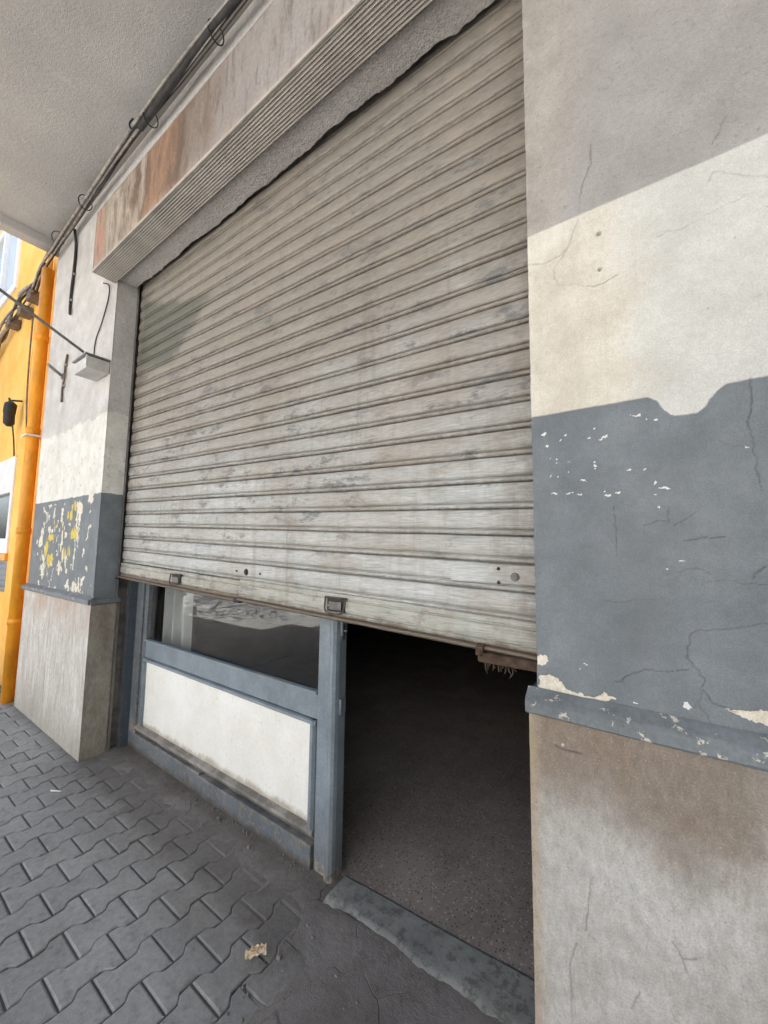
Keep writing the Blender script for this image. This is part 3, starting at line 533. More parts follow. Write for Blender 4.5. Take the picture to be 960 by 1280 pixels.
# ------------------------------------------------------------ pillars
def warp(X, Z, amp, fr, seed): return X+amp*fbm(X*fr, Z*fr, seed), Z+amp*fbm(X*fr+31, Z*fr+7, seed+3)
def pillar_right():
    t = thing('pillar', 'near pillar right of the shutter, grey band with fine cracks over brown stained marble', 'pillar', (.7, .15, 0), 'plaster pillars beside the shutter')
    xs = np.concatenate([np.linspace(0, .54, 217), [.7, 1.0, 1.3, 1.6]]); zs = np.concatenate([np.linspace(1.06, 3.26, 881), [3.5, 4., ZC]])
    X, Z = np.meshgrid(xs, zs); R = np.zeros_like(X); G = np.zeros_like(X); B = np.zeros_like(X)
    wx, wz = warp(X, Z, .014, 30, 4); wx = wx+.007*fbm(X*110, Z*110, 14); wz = wz+.007*fbm(X*110, Z*110, 15); ww = .5+fbm(X*10, Z*10, 12)
    for c in R_CRACK: G = np.maximum(G, sstep(.0022, .0004, dist_poly(wx, wz, c))*np.clip(-.35+1.7*ww, 0, 1))
    wx, wz = warp(X, Z, .014, 75, 8); wx = wx+.010*fbm(X*190, Z*190, 44); wz = wz+.008*fbm(X*190, Z*190, 45)
    for cx, cz, rx, rz in R_CHIP:
        d = np.hypot((wx-cx)/max(rx*1.05, .0035), (wz-cz)/max(rz*.8, .0024)); B = np.maximum(B, sstep(1.35, .6, d))
    for p in R_POLY:
        d = dist_poly(wx, wz, p, True)*np.where(inside(wx, wz, p), -1, 1); R = np.maximum(R, sstep(.006, -.006, d))
    # cream coat run down over the grey at one spot
    for cx, cz, r in R_HOLE: G = np.maximum(G, sstep(r*1.3, r*.7, np.hypot(X-cx, Z-cz)))
    for cx, cz in R_RING: d = np.hypot((wx-cx)/.9, (wz-cz)*.8); G = np.maximum(G, .45*sstep(.009, .004, d)*(.4+fbm(X*60, Z*60, 3)))
    Y = -.0025*R*0+.0022*sstep(.4, .6, R)+.003*fbm(X*5, Z*5, 6)+.0008*fbm(X*40, Z*40, 7)
    for cx, cz, r in R_HOLE: Y += .012*sstep(r*1.2, r*.6, np.hypot(X-cx, Z-cz))
    ew = .004*fbm(Z*14, Z*0, 3)+.002*fbm(Z*60, Z*0, 5); X2 = X+np.where(X < .1, (1-X/.1), 0)*np.abs(ew)
    rnd_ = np.where(X < .008, (.008-X)/.008, 0); Y = Y+.004*rnd_**2
    mb = MB(); mb.grid(np.stack([X2, Y, Z], -1), np.stack([R, G, B, B], -1))
    zz = zs; Ps = np.stack([np.stack([X2[:, 0], Y[:, 0], zz], -1), np.stack([zz*0+.004, zz*0+.02, zz], -1), np.stack([zz*0+.004, zz*0+.36, zz], -1)], 1); mb.grid(Ps, smooth=False)
    mb.build('plaster_shaft', MAT['plaster_r'], t)
    # marble dado
    xs = np.concatenate([np.linspace(-.0175, .54, 224), [.7, 1.1, 1.6]]); zs = np.concatenate([[-.05, .1, .3], np.linspace(.45, 1.063, 246)])
    X, Z = np.meshgrid(xs, zs); G = np.zeros_like(X); R = np.zeros_like(X); wx, wz = warp(X, Z, .012, 30, 2); ww = .5+fbm(X*14, Z*14, 3)
    for k, c in enumerate(R_VEIN): G = np.maximum(G, sstep(.004 if k == 0 else .0032, .0008, dist_poly(wx, wz, c))*(np.clip(ww*1.2+.2, 0, 1) if k else 1.)*(1 if k == 0 else .7))
    R = sstep(.004, .002, np.hypot(wx-.068, wz-1.005))*.8
    Y = -.0175+.0012*fbm(X*6, Z*6, 2); e = .0022*np.abs(fbm(Z*22, Z*0, 5)); X2 = X+np.where(X < .03, 1-(X+.0175)/.0475, 0)*e
    mb = MB(); mb.grid(np.stack([X2, Y, Z], -1), np.stack([R, G, G*0, G*0], -1))
    Ps = np.stack([np.stack([X2[:, 0], Y[:, 0], zs], -1), np.stack([zs*0-.0175, zs*0+.34, zs], -1)], 1); mb.grid(Ps, smooth=False)
    mb.build('marble_dado', MAT['marble_r'], t)
    led = [(-.002, 1.128), (-.030, 1.106), (-.036, 1.098), (-.036, 1.072), (-.030, 1.066), (.0, 1.066)]
    w = lambda x, j: (.003*fbm(np.array(x*16.), np.array(j*1.), 4), .004*fbm(np.array(x*9.), np.array(j*1.7), 6))
    mb = MB(); mb.prism(led, -.022, 1.6, 'x', 160, w)
    mb.prism([(-.024, 1.112), (-.031, 1.098), (-.031, 1.072), (-.022, 1.066), (.004, 1.066), (.004, 1.112)], .0, .33, 'y', 8)
    mb.build('ledge', MAT['ledge'], t)
    return t
pillar_right()
def pillar_left():
    t = thing('pillar', 'far pillar left of the shutter, grey band badly flaked with yellow paint remnants', 'pillar', ((XL+XLL)/2, .15, 0), 'plaster pillars beside the shutter')
    xs = np.linspace(XLL, XL, 200); zs = np.concatenate([np.linspace(1.06, 2.62, 390), np.linspace(2.66, ZC, 60)])
    X, Z = np.meshgrid(xs, zs); R = np.zeros_like(X); G = np.zeros_like(X); B = np.zeros_like(X)
    wx, wz = warp(X, Z, .07, 22, 4); wx = wx+.05*fbm(X*50, Z*36, 14); wz = wz+.05*fbm(X*50, Z*36, 19)
    for p in L_POLY:
        d = dist_poly(wx, wz, p, True)*np.where(inside(wx, wz, p), -1, 1); R = np.maximum(R, sstep(.010, -.010, d))
    for a, b, w in L_STROKE: R = np.maximum(R, sstep(w*.62, w*.3, dist_poly(wx, wz, [a, b])))
    for cx, cz, rx, rz in L_CHIP: R = np.maximum(R, sstep(1.25, .75, np.hypot((wx-cx)/max(.012, rx), (wz-cz)/rz)))
    field = sstep(-4.55, -4.35, X)*sstep(-3.3, -3.6, X)*sstep(1.14, 1.3, Z)*sstep(1.84, 1.75, Z)
    R = np.maximum(R, field*sstep(.14, .19, fbm(X*12, Z*8, 22, 5))); R = R*(1-.95*sstep(.03, .13, fbm(X*34, Z*9, 41, 4)))
    wx, wz = warp(X, Z, .09, 20, 9)
    for cx, cz, rx, rz in L_YELLOW: B = np.maximum(B, sstep(1.9, .3, np.hypot((wx-cx)/rx, (wz-cz)/rz)))
    B = B*(1-.95*sstep(.0, .12, fbm(X*26, Z*8, 47, 4)))
    Y = .0025*sstep(.4, .6, R)+.005*fbm(X*4, Z*4, 6)+.0012*fbm(X*30, Z*30, 7)
    ew = .006*np.abs(fbm(Z*9, Z*0, 3))+.003*np.abs(fbm(Z*40, Z*0, 5)); X2 = X-np.where(X > XL-.1, 1-(XL-X)/.1, 0)*ew
    mb = MB(); mb.grid(np.stack([X2, Y, Z], -1), np.stack([R, G, B, B], -1))
    mb.grid(np.stack([np.stack([X2[:, -1], Y[:, -1], zs], -1), np.stack([zs*0+XL-.003, zs*0+.01, zs], -1), np.stack([zs*0+XL-.003, zs*0+.45, zs], -1)], 1), smooth=False)
    mb.grid(np.stack([np.stack([zs*0+XLL, Y[:, 0], zs], -1), np.stack([zs*0+XLL, zs*0+.45, zs], -1)], 1), smooth=False)
    mb.build('plaster_shaft', MAT['plaster_l'], t)
    m = .0175
    MB().box(XLL-m, XL+m, -m, .17, -.05, 1.063, .0025).build('marble_dado', MAT['marble_l'], t)
    led = [(-.002, 1.122), (-.032, 1.106), (-.040, 1.098), (-.040, 1.072), (-.034, 1.065), (.0, 1.065)]
    w = lambda x, j: (.004*fbm(np.array(x*9.), np.array(j*1.), 4), .006*fbm(np.array(x*6.), np.array(j*1.7), 6))
    mb = MB(); mb.prism(led, XLL-.03, XL+.03, 'x', 120, w)
    mb.prism([(XL+.024, 1.10), (XL+.030, 1.095), (XL+.030, 1.072), (XL+.022, 1.066), (XL-.004, 1.066), (XL-.004, 1.112)], .0, .168, 'y', 8)
    mb.build('ledge', MAT['ledge'], t)
    return t
pillar_left()

# ------------------------------------------------------------ lintel and canopy
def lintel():
    nx = 260; xs = np.linspace(XL+.002, .002, nx); rows = [(0, ZC), (0, ZLIN+.02), (.004, ZLIN+.006), (.012, ZLIN)]+[(.012+.118*k/10, ZLIN) for k in range(1, 11)]+[(.136, ZLIN+.012), (.136, ZC)]
    P = np.zeros((len(rows), nx, 3))
    for r, (y, z) in enumerate(rows):
        P[r, :, 0] = xs; rag = (.030*fbm(xs*7, xs*0, 3)+.02*np.abs(fbm(xs*28, xs*0, 9))) if r >= 13 else 0
        P[r, :, 1] = y+rag*(1 if r >= 13 else 0)+.003*fbm(xs*12, xs*0+y*40, 4); P[r, :, 2] = z+(.004*fbm(xs*8, xs*0+y*30, 1)+.003*fbm(xs*40, xs*0+y*70, 6) if 1 <= r <= 14 else 0)
    mb = MB().grid(P, smooth=False)
    return tag(mb.build('lintel', MAT['soffit']), 'rough plastered lintel over the top of the shutter', 'lintel')
lintel()
def canopy():
    t = thing('canopy', 'speckled plaster canopy slab overhead with an open left end', 'canopy', (0, -2, ZC))
    mb = MB(); x0, x1, y0, y1 = -4.62, 6.0, CANOPY_Y, .40
    xs = np.linspace(x0, x1, 120); ys = np.linspace(y0, y1, 60); X, Y = np.meshgrid(xs, ys); Z = ZC+.012*fbm(X*1.2, Y*1.2, 3)+.003*fbm(X*9, Y*9, 5)
    mb.grid(np.stack([X, Y, Z], -1)); mb.box(x0-.003, x1, y0, y1, ZC+.03, ZC+.22, .004); mb.build('slab', MAT['ceiling'], t)
    MB().box(x0-.13, x0-.004, y0, .02, ZC-.085, ZC+.215, .006).build('edge_beam', MAT['ceiling'], t)
CANOPY_Y = -2.7
canopy()

def upper_storey():
    t = thing('upper_storey', 'plain plastered upper storey wall above the canopy', 'wall', (-1, .3, ZC+.25))
    MB().box(XLL, 6.0, .06, .5, ZC+.225, 5.9, 0).build('wall', MAT['soffit'], t)
    MB().box(XLL-.05, 6.05, -.1, .6, 5.902, 6.1, .01).build('coping', MAT['soffit'], t)
    MB().box(1.602, 6.0, .02, .4, -.05, ZC-.02, 0).build('wall', MAT['soffit'], t)
upper_storey()
def light_block_wall():  # unseen wall, added to cut the light coming from the right
    t = thing('light_block_wall', 'added dark wall out of view that blocks light from the right', 'wall', (3.0, -1.8, 0))
    MB().box(3.0, 3.3, -4.2, .018, -.1, ZC-.02, .01).build('wall', MAT['blocker_stone'], t)
    MB().box(2.96, 3.34, -4.24, .018, -.1, .35, .01).build('plinth', MAT['blocker_stone'], t)
light_block_wall()

# ------------------------------------------------------------ the dark room behind
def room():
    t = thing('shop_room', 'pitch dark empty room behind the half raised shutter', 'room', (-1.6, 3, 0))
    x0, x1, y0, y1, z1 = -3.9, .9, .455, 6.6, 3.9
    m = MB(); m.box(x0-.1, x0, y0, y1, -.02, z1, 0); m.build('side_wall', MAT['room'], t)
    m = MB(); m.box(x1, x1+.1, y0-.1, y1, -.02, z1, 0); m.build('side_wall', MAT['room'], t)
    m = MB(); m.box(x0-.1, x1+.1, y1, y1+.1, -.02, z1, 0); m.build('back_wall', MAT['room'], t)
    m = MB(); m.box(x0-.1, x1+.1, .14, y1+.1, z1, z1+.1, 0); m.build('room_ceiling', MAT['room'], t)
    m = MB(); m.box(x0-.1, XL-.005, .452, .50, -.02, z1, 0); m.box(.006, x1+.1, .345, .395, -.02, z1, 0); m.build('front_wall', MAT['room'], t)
room()
m_ = MB(); m_.add([(-3.95, .33, .012), (.95, .33, .012), (.95, 6.7, .012), (-3.95, 6.7, .012)], [(0, 1, 2, 3)]); struct(m_.build('floor', MAT['terrazzo']))

# ------------------------------------------------------------ roller shutter
def shutter():
    t = thing('roller_shutter', 'half raised grey metal roller shutter, dented and dirty, hanging slightly crooked', 'roller shutter', (-1.53, SY, 1.2))
    p = .091; prof = [(0, .020), (.012, .004), (.03, -.0045), (.06, -.0068), (.12, -.0074), (.165, -.0062), (.185, -.0005), (.20, .006), (.215, .006), (.23, -.001), (.25, -.0062), (.33, -.0092), (.50, -.0108), (.66, -.0104), (.82, -.0085), (.93, -.0062), (.965, -.003), (.98, .006), (.99, .020)]
    ns = 27; nx = 150; xs = np.linspace(XL+.022, -.012, nx); rows = []
    for k in range(ns):
        for f, y in prof: rows.append((k, (k+f)*p, y))
    P = np.zeros((len(rows), nx, 3))
    for r, (k, dz, y) in enumerate(rows):
        sag = .0052*fbm(xs*1.1, xs*0+k*.30, 4)+.0012*fbm(xs*3.1, xs*0+k*1.7, 14)+.0006*fbm(xs*8, xs*0+k*3.1, 6)
        P[r, :, 0] = xs; P[r, :, 2] = 1.265+dz-.033*xs+sag*(1.5 if k < 6 else 1)
        P[r, :, 1] = SY+.006+y+.014*fbm(xs*.9, xs*0+dz*1.2, 8)+.006*fbm(xs*4, xs*0+k*2.3, 3)+(.003*fbm(xs*14, xs*0+dz*30, 5) if k < 8 else .001*fbm(xs*14, xs*0+dz*30, 5))
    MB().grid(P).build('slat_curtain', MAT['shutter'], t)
    # bottom bar: two lengths butted at x = -1.56, with a turned-in foot
    def bar(xa, xb, dz, dy):
        sec = [(.004, .112), (-.0075, .108), (-.0095, .092), (-.0045, .089), (-.0045, .085), (-.0105, .082), (-.012, .055), (-.011, .040), (-.004, .037), (-.004, .033), (-.010, .030), (-.009, .017), (-.0045, .014), (-.020, .010), (-.023, .002), (-.012, -.005), (.012, -.002), (.014, .10), (.006, .112)]
        n = 50
        def w(x, j): return (.004*float(fbm(np.array(x*3.), np.array(0.), 2))+.0015*float(fbm(np.array(x*30.), np.array(j*3.), 5))+dy, 1.150-.033*x+dz+.004*float(fbm(np.array(x*4.), np.array(3.), 8))+.002*float(fbm(np.array(x*26.), np.array(j*2.), 3)))
        return MB().prism([(SY+a, b) for a, b in sec], xa, xb, 'x', n, w)
    bar(XL+.018, -1.555, .0, 0).build('bottom_bar', MAT['shutterbar'], t)
    bar(-1.562, -.014, .010, -.006).build('bottom_bar', MAT['shutterbar'], t)
    m = MB(); m.box(-1.60, -1.545, SY-.024, SY+.004, 1.196, 1.222, .004); m.build('foot_clip', MAT['dark'], t)
    # pull handles pressed into the bar
    for hx in (-2.215, -.865):
        zc = 1.150-.033*hx+(.062 if hx < -1.5 else .072); w, h = .056, .030
        m = MB(); y = SY-.0265
        fr = [(hx-w-.004, y+.003, zc+h), (hx-w+.010, y-.006, zc-h), (hx+w-.012, y-.006, zc-h), (hx+w+.004, y+.003, zc+h)]
        m.tube(curve([fr[0], fr[1], fr[2], fr[3]], 5), .0036, 6); m.tube([(hx-w-.006, y+.006, zc+h), (hx+w+.006, y+.006, zc+h)], .0045, 6)
        hd = m.build('pull_handle', simple('grimy handle iron', (.10, .092, .08), .7, .3, .4, 40), t)
        m2 = MB(); m2.box(hx-w+.004, hx+w-.004, y+.008, y+.013, zc-h+.002, zc+h-.001, .001); m2.build('recess_plate', MAT['dark'], hd)
        m3 = MB(); m3.box(hx-w+.018, hx+w-.022, y+.0015, y+.006, zc-h+.008, zc+h-.016, .002); m3.build('finger_tab', MAT['steel'], hd)
    def bolt(x, dz, r, mat, name='bolt'):
        z = 1.265+dz*.091-.033*x; m = MB(); y = SY-.0055
        m.tube([(x, y+.01, z), (x, y-.003, z)], r*1.5, 14, smooth=False); m.tube([(x, y-.003, z), (x, y-.009, z)], r, 8, smooth=False); m.build(name, mat, t)
    bolt(-1.518, .5, .012, MAT['dark'], 'lock_cylinder')
    bolt(-.10, 1.55, .010, MAT['steel']); bolt(-.155, 1.30, .004, MAT['dark']); bolt(-.155, 1.80, .004, MAT['dark'])
    bolt(-1.60, .5, .004, MAT['dark']); bolt(-1.40, .5, .004, MAT['dark'])
    # riveted repair plate on the second slat, right
    m = MB(); z0 = 1.265+1.25*.091-.033*-.2; m.box(-.33, -.02, SY-.0075, SY-.0045, z0, z0+.060, .001); m.build('repair_plate', MAT['shutter'], t)
    # rusted end bracket with shreds under the right end
    m = MB(); m.box(-.22, -.018, SY-.040, SY+.01, 1.128, 1.160, .006); m.prism([(SY-.040, 1.150), (SY-.04, 1.178), (SY-.012, 1.186), (SY-.012, 1.150)], -.225, -.20, 'x', 2); m.build('end_bracket', MAT['rust'], t)
    m = MB(); rng = random.Random(5)
    for k in range(16):
        x = -.20+rng.random()*.10; y = SY-.03+rng.random()*.03; l = .012+rng.random()*.028
        m.tube(curve([(x, y, 1.135), (x+rng.gauss(0, .002), y-.002, 1.13-l*.5), (x+rng.gauss(0, .004), y+rng.gauss(0, .004), 1.13-l)], 4), [.004, .0035, .0035, .003, .003, .0028, .0025, .002, .0012], 5)
    m.build('frayed_shreds', simple('frayed brown fibre', (.08, .058, .04), .95, 0, .5, 60), t)
    for a, b in ((XL+.0, XL+.028), (-.02, -.0)):
        m = MB(); m.box(a, b, SY-.022, SY-.016, .02, ZLIN+.05, .001); m.box(a, a+.004, SY-.0155, SY+.05, .02, ZLIN+.05, .001); m.box(a, b, SY+.050, SY+.056, .02, ZLIN+.05, .001); m.build('guide_rail', MAT['steel'], t)
    m = MB(); m.box(XL+.0, XL+.06, SY-.034, SY-.024, 1.238, 1.252, .003); m.build('end_latch', MAT['dark'], t)
shutter()

# ------------------------------------------------------------ shop window
def shop_window():
    t = thing('shop_window', 'blue grey shop window frame with cream lower panel and dark glass', 'shop window', (-2, FY, 0))
    D = .06
    m = MB(); m.box(XL+.035, -2.935, FY-.012, FY+D, .0, 2.6, .005); m.box(-2.932, -2.878, FY, FY+D, .16, 2.6, .005); m.build('jamb_post', MAT['frame_dirty'], t)
    m = MB(); m.box(XL-.003, XL+.032, SY+.058, FY+D, .0, 2.6, .003); m.build('side_strip', MAT['frame_chipped'], t)
    m = MB(); m.box(-1.095, -1.022, FY-.006, FY+D-.01, .0, 2.6, .006); m.prism([(-1.020, FY+.05), (-1.020, FY-.014), (-1.012, FY-.022), (-.998, FY-.027), (-.984, FY-.025), (-.972, FY-.014), (-.967, FY+.004), (-.967, FY+.05)], -.0, 2.6, 'z', 1); p = m.build('door_post', MAT['frame'], t)
    for z in (1.115, .755):
        h = MB(); h.tube([(-.962, FY+.012, z-.035), (-.962, FY+.012, z+.035)], .0065, 8); h.box(-.966, -.963, FY+.005, FY+.05, z-.03, z+.03, .001); h.build('hinge', MAT['frame'], p)
    h = MB(); h.box(-.964, -.937, FY+.015, FY+.022, 1.10, 1.108, .001); h.box(-.964, -.958, FY+.01, FY+.03, 1.06, 1.13, .001); h.build('latch_plate', MAT['steel'], p)
    m = MB(); m.box(-2.876, -1.097, FY, FY+D, .668, .785, .005); m.box(-2.876, -1.097, FY-.012, FY+.02, .786, .800, .003); m.prism([(FY-.001, .664), (FY-.014, .660), (FY-.016, .648), (FY-.006, .640), (FY+.03, .640), (FY+.03, .664)], -2.876, -1.097, 'x', 1); m.build('middle_rail', MAT['frame'], t)
    m = MB(); m.box(-2.876, -1.097, FY, FY+D, 2.5, 2.6, .005); m.build('top_rail', MAT['frame'], t)
    def wb(x, j): return (.004*float(fbm(np.array(x*8.), np.array(j*1.), 2)), .005*float(fbm(np.array(x*10.), np.array(j*2.), 5)))
    m = MB(); m.prism([(FY+.03, .188), (FY+.012, .186), (FY-.018, .172), (FY-.022, .160), (FY-.012, .150), (FY+.0, .128), (FY+.03, .120)], -2.93, -1.097, 'x', 60, wb); m.build('bottom_rail', MAT['frame_dirty'], t)
    m = MB(); m.box(-2.93, -2.06, FY-.016, FY+.03, -.01, .118, .003); m.box(-2.055, -1.10, FY-.022, FY+.03, -.01, .112, .003); m.build('kick_plate', MAT['frame_dirty'], t)
    m = MB(); m.prism([(-1.135, FY-.004), (-1.128, FY-.018), (-1.108, FY-.020), (-1.099, FY-.006), (-1.099, FY+.02), (-1.135, FY+.02)], .155, .664, 'z', 1); m.prism([(-2.906+.03, FY-.002), (-2.906+.034, FY-.014), (-2.906+.046, FY-.012), (-2.906+.05, FY-.002), (-2.906+.05, FY+.02), (-2.906+.03, FY+.02)], .185, .648, 'z', 1); m.build('panel_moulding', MAT['frame'], t)
    nx, nz = 100, 40; xs = np.linspace(-2.872, -1.118, nx); zs = np.linspace(.172, .652, nz); X, Z = np.meshgrid(xs, zs)
    m = MB(); m.grid(np.stack([X, FY+.008+.004*fbm(X*2, Z*3, 3)+.001*fbm(X*9, Z*9, 5), Z], -1)); m.build('lower_panel', MAT['panel'], t)
    m = MB(); m.box(-2.874, -1.099, FY+.024, FY+.029, .79, 2.5, 0); m.build('glass_pane', MAT['glass'], t)
shop_window()
def curtain():
    nx = 90; xs = np.linspace(-2.99, -2.56, nx); zs = np.linspace(.62, 2.5, 20); X, Z = np.meshgrid(xs, zs)
    Y = FY+.17+.035*np.sin(X*42+.6*np.sin(Z*2))+.012*np.sin(X*90)
    tag(MB().grid(np.stack([X, Y, Z], -1)).build('curtain', MAT['curtain']), 'white curtain hanging inside at the left of the dark glass', 'curtain')
curtain()

# ------------------------------------------------------------ sign box over the lintel
def sign():
    t = thing('fascia_sign', 'long faded sign box with brown stained face and ribbed underside', 'sign', (-1.5, -.08, ZLIN))
    x0, x1, yf, z0, z1 = -3.10, .25, -.155, ZLIN-.02, 4.0
    nx = 120; xs = np.linspace(x0, x1, nx); zs = np.linspace(z0+.012, z1, 24); X, Z = np.meshgrid(xs, zs)
    MB().grid(np.stack([X, yf+.006*fbm(X*1.5, Z*4, 2)+.002*fbm(X*8, Z*8, 4), Z], -1)).build('face', MAT['sign'], t)
    ys = np.linspace(yf, -.004, 111); zf = z0+.0028*np.sin((ys-yf)/.151*2*math.pi*11); P = np.zeros((len(ys), 60, 3)); xs2 = np.linspace(x0, x1, 60)
    for r in range(len(ys)): P[r, :, 0] = xs2; P[r, :, 1] = ys[r]; P[r, :, 2] = zf[r]
    MB().grid(P).build('ribbed_underside', MAT['flute'], t)
    m = MB(); m.box(x0-.004, x1, yf-.006, yf+.004, z0-.004, z0+.014, .002); m.box(x0-.006, x0+.002, yf-.004, -.002, z0-.003, z1, .002); m.box(x0-.006, x1, yf-.004, -.002, z1+.001, z1+.012, .002); m.build('edge_trim', MAT['flute'], t)
sign()

# ------------------------------------------------------------ cables
def cables():
    t = thing('cable_bundle', 'tangled bundle of grey and black cables along the wall top below the canopy', 'cables', (-2.5, -.05, 4.4))
    rng = random.Random(11)
    key = [(-5.4, -.02, 4.30), (-4.95, -.05, 4.42), (-4.55, -.06, 4.44), (-4.0, -.07, 4.46), (-3.4, -.08, 4.48), (-2.75, -.09, 4.49), (-2.0, -.09, 4.50), (-1.2, -.09, 4.48), (-.2, -.09, 4.5), (1.0, -.09, 4.5)]
    for k in range(9):
        oy, oz = rng.uniform(-.03, .03), rng.uniform(-.05, .06)
        pts = [(x, y+oy*(.8+.4*rng.random()), min(z+oz+rng.gauss(0, .012), ZC-.02)) for x, y, z in key]
        if k < 6: pts = pts[:7+k % 3]
        MB().tube(curve(pts, 8), rng.choice((.004, .005, .007, .010)), 6).build('cable', MAT[('cable', 'cable_pale', 'cable_brown')[k % 3]], t)
    m = MB(); m.tube(curve([(-2.62, -.09, 4.46), (-2.2, -.10, 4.45), (-1.7, -.10, 4.46), (-1.2, -.10, 4.44), (-.4, -.1, 4.46)], 8), .024, 8); m.build('sheathed_cable', MAT['cable'], t)
    for x in (-4.4, -3.7, -2.5, -1.7):
        c = MB(); c.tube([(x+.055*0, -.075+.05*math.cos(a), 4.475+.065*math.sin(a)) for a in np.linspace(0, 2*math.pi, 17)], .004, 5, cap=False); c.build('cable_tie', MAT['dark'], t)
    # hanging end of a broken clip
    m = MB(); m.tube(curve([(-2.62, -.10, 4.46), (-2.66, -.13, 4.44), (-2.67, -.14, 4.48), (-2.64, -.13, 4.51)], 5), .006, 6); m.build('hook', MAT['dark'], t)
cables()
def wall_cable(name, pts, r, mat, label, clips=()):
    o = MB().tube(curve(pts, 8), r, 6).build(name, mat); tag(o, label, 'cable', 'loose cables on the left pillar')
    for x, z in clips: c = MB(); c.box(x-.022, x+.022, -.022, .0, z-.010, z+.010, .003); c.build('clip', MAT['cable_pale'], o)
wall_cable('wall_cable', [(-4.10, -.03, 4.45), (-4.085, -.014, 4.30), (-4.075, -.014, 4.05), (-4.09, -.016, 3.85), (-4.10, -.014, 3.72), (-4.06, -.02, 3.60)], .013, MAT['cable'], 'thick dark cable hanging down the upper left pillar', [(-4.075, 4.0), (-4.095, 3.75)])
wall_cable('wall_cable', [(-4.06, -.012, 3.22), (-4.08, -.014, 3.12), (-4.085, -.014, 3.0), (-4.11, -.014, 2.9), (-4.10, -.014, 2.78)], .010, MAT['cable_brown'], 'short clipped brown cable low beside the short metal stub', [(-4.08, 3.12), (-4.10, 2.93)])
wall_cable('wall_cable', [(-3.30, -.02, 3.60), (-3.21, -.012, 3.55), (-3.20, -.010, 3.45), (-3.29, -.010, 3.28), (-3.40, -.010, 3.15), (-3.41, -.012, 2.98)], .005, MAT['cable'], 'thin black wire running from the sign corner to the metal box')
def rods():
    o = MB().tube([(-3.34, -.10, 2.995), (-3.303, -.60, 3.211), (-3.27, -1.05, 3.405)], .011, 8).build('rod', MAT['rod']); tag(o, 'long thin grey metal rod slanting out from the metal box', 'rod', 'metal rods on the left pillar')
    b = MB(); b.tube([(-3.35, -.085, 2.99), (-3.35, .0, 2.985)], .016, 8); b.build('rod_socket', MAT['rod'], o)
    o = MB().tube([(-4.195, .0, 3.05), (-4.11, -.13, 3.09)], .014, 8).build('rod', MAT['rod']); tag(o, 'short grey metal stub sticking out of the left pillar', 'rod', 'metal rods on the left pillar')
    b = MB(); b.tube([(-4.195, .004, 3.05), (-4.197, -.006, 3.051)], .03, 12); b.build('wall_flange', MAT['rod'], o)
rods()
def metal_box():
    t = thing('metal_box', 'small off white metal box on the left pillar below the sign corner', 'box', (-3.2, -.08, 2.6))
    x0, x1 = -3.34, XL-.012
    MB().box(x0, x1, -.15, -.004, 2.79, 2.88, .006).build('case', MAT['boxpaint'], t)
    MB().box(x0-.012, x1+.008, -.165, -.004, 2.883, 2.897, .003).build('lid', MAT['rod'], t)
    m = MB(); m.box(x1-.006, x1+.003, -.158, -.148, 2.795, 2.88, .002); m.build('corner_trim', MAT['white'], t)
metal_box()

# ------------------------------------------------------------ yellow neighbour
def neighbour():
    t = thing('yellow_building', 'ochre yellow neighbouring building with white framed windows at the left edge', 'building', (-8, .3, 0))
    y = .05
    def wallpiece(m, x0, x1, z0, z1): m.box(x0, x1, y, y+.3, z0, z1, 0)
    wx0, wx1, wz0, wz1 = -8.4, -6.55, 4.86, 6.2; sx0, sx1, sz0, sz1 = -8.8, -5.72, .95, 2.50
    m = MB(); X0, X1, ZT = -24, XLL-.001, 6.4
    wallpiece(m, X0, wx0, wz0, wz1); wallpiece(m, wx1, X1, wz0, wz1); wallpiece(m, X0, sx0, sz0, sz1); wallpiece(m, sx1, X1, sz0, sz1)
    wallpiece(m, X0, X1, sz1, wz0); wallpiece(m, X0, X1, -.05, sz0); wallpiece(m, X0, X1, wz1, ZT); m.build('wall', MAT['yellow'], t)
    m = MB(); b = .11
    for a in ((wx0, wx0+b, wz0, wz1), (wx1-b, wx1, wz0, wz1), (wx0+b, wx1-b, wz0, wz0+b), (wx0+b, wx1-b, wz1-b, wz1), (-7.5, -7.42, wz0+b, wz1-b)): m.box(a[0], a[1], y-.03, y+.08, a[2], a[3], .006)
    w = m.build('window', MAT['white'], t)
    m = MB(); m.box(wx0+b, wx1-b, y+.02, y+.03, wz0+b, wz1-b, 0); m.build('pane', simple('pale sky lit glass', (.50, .56, .60), .1, 0, .08, 2, 0, 10, None, .8), w)  # pale sky reflection is put into the pane's base colour
    m = MB()
    for a in ((sx0, sx0+.08, 1.38, sz1), (sx1-.08, sx1, 1.38, sz1), (sx0+.08, sx1-.08, sz1-.42, sz1), (sx0+.08, sx1-.08, 1.38, 1.55)): m.box(a[0], a[1], y-.02, y+.08, a[2], a[3], .006)
    w = m.build('shop_window', MAT['white'], t)
    m = MB(); m.box(sx0+.08, sx1-.08, y+.03, y+.04, 1.55, sz1-.42, 0); m.build('pane', MAT['winglass'], w)
    m = MB(); m.box(sx0, sx1, y-.03, y+.06, 1.30, 1.378, .006); m.build('sill', MAT['pipe'], t)
    m = MB(); m.box(sx0, sx1, y+.02, y+.06, .95, 1.298, .004)
    for k in range(5): m.box(sx0, sx1, y+.006, y+.018, .97+k*.065, 1.0+k*.065, .003)
    m.build('grey_panel', MAT['greypanel'], t)
neighbour()
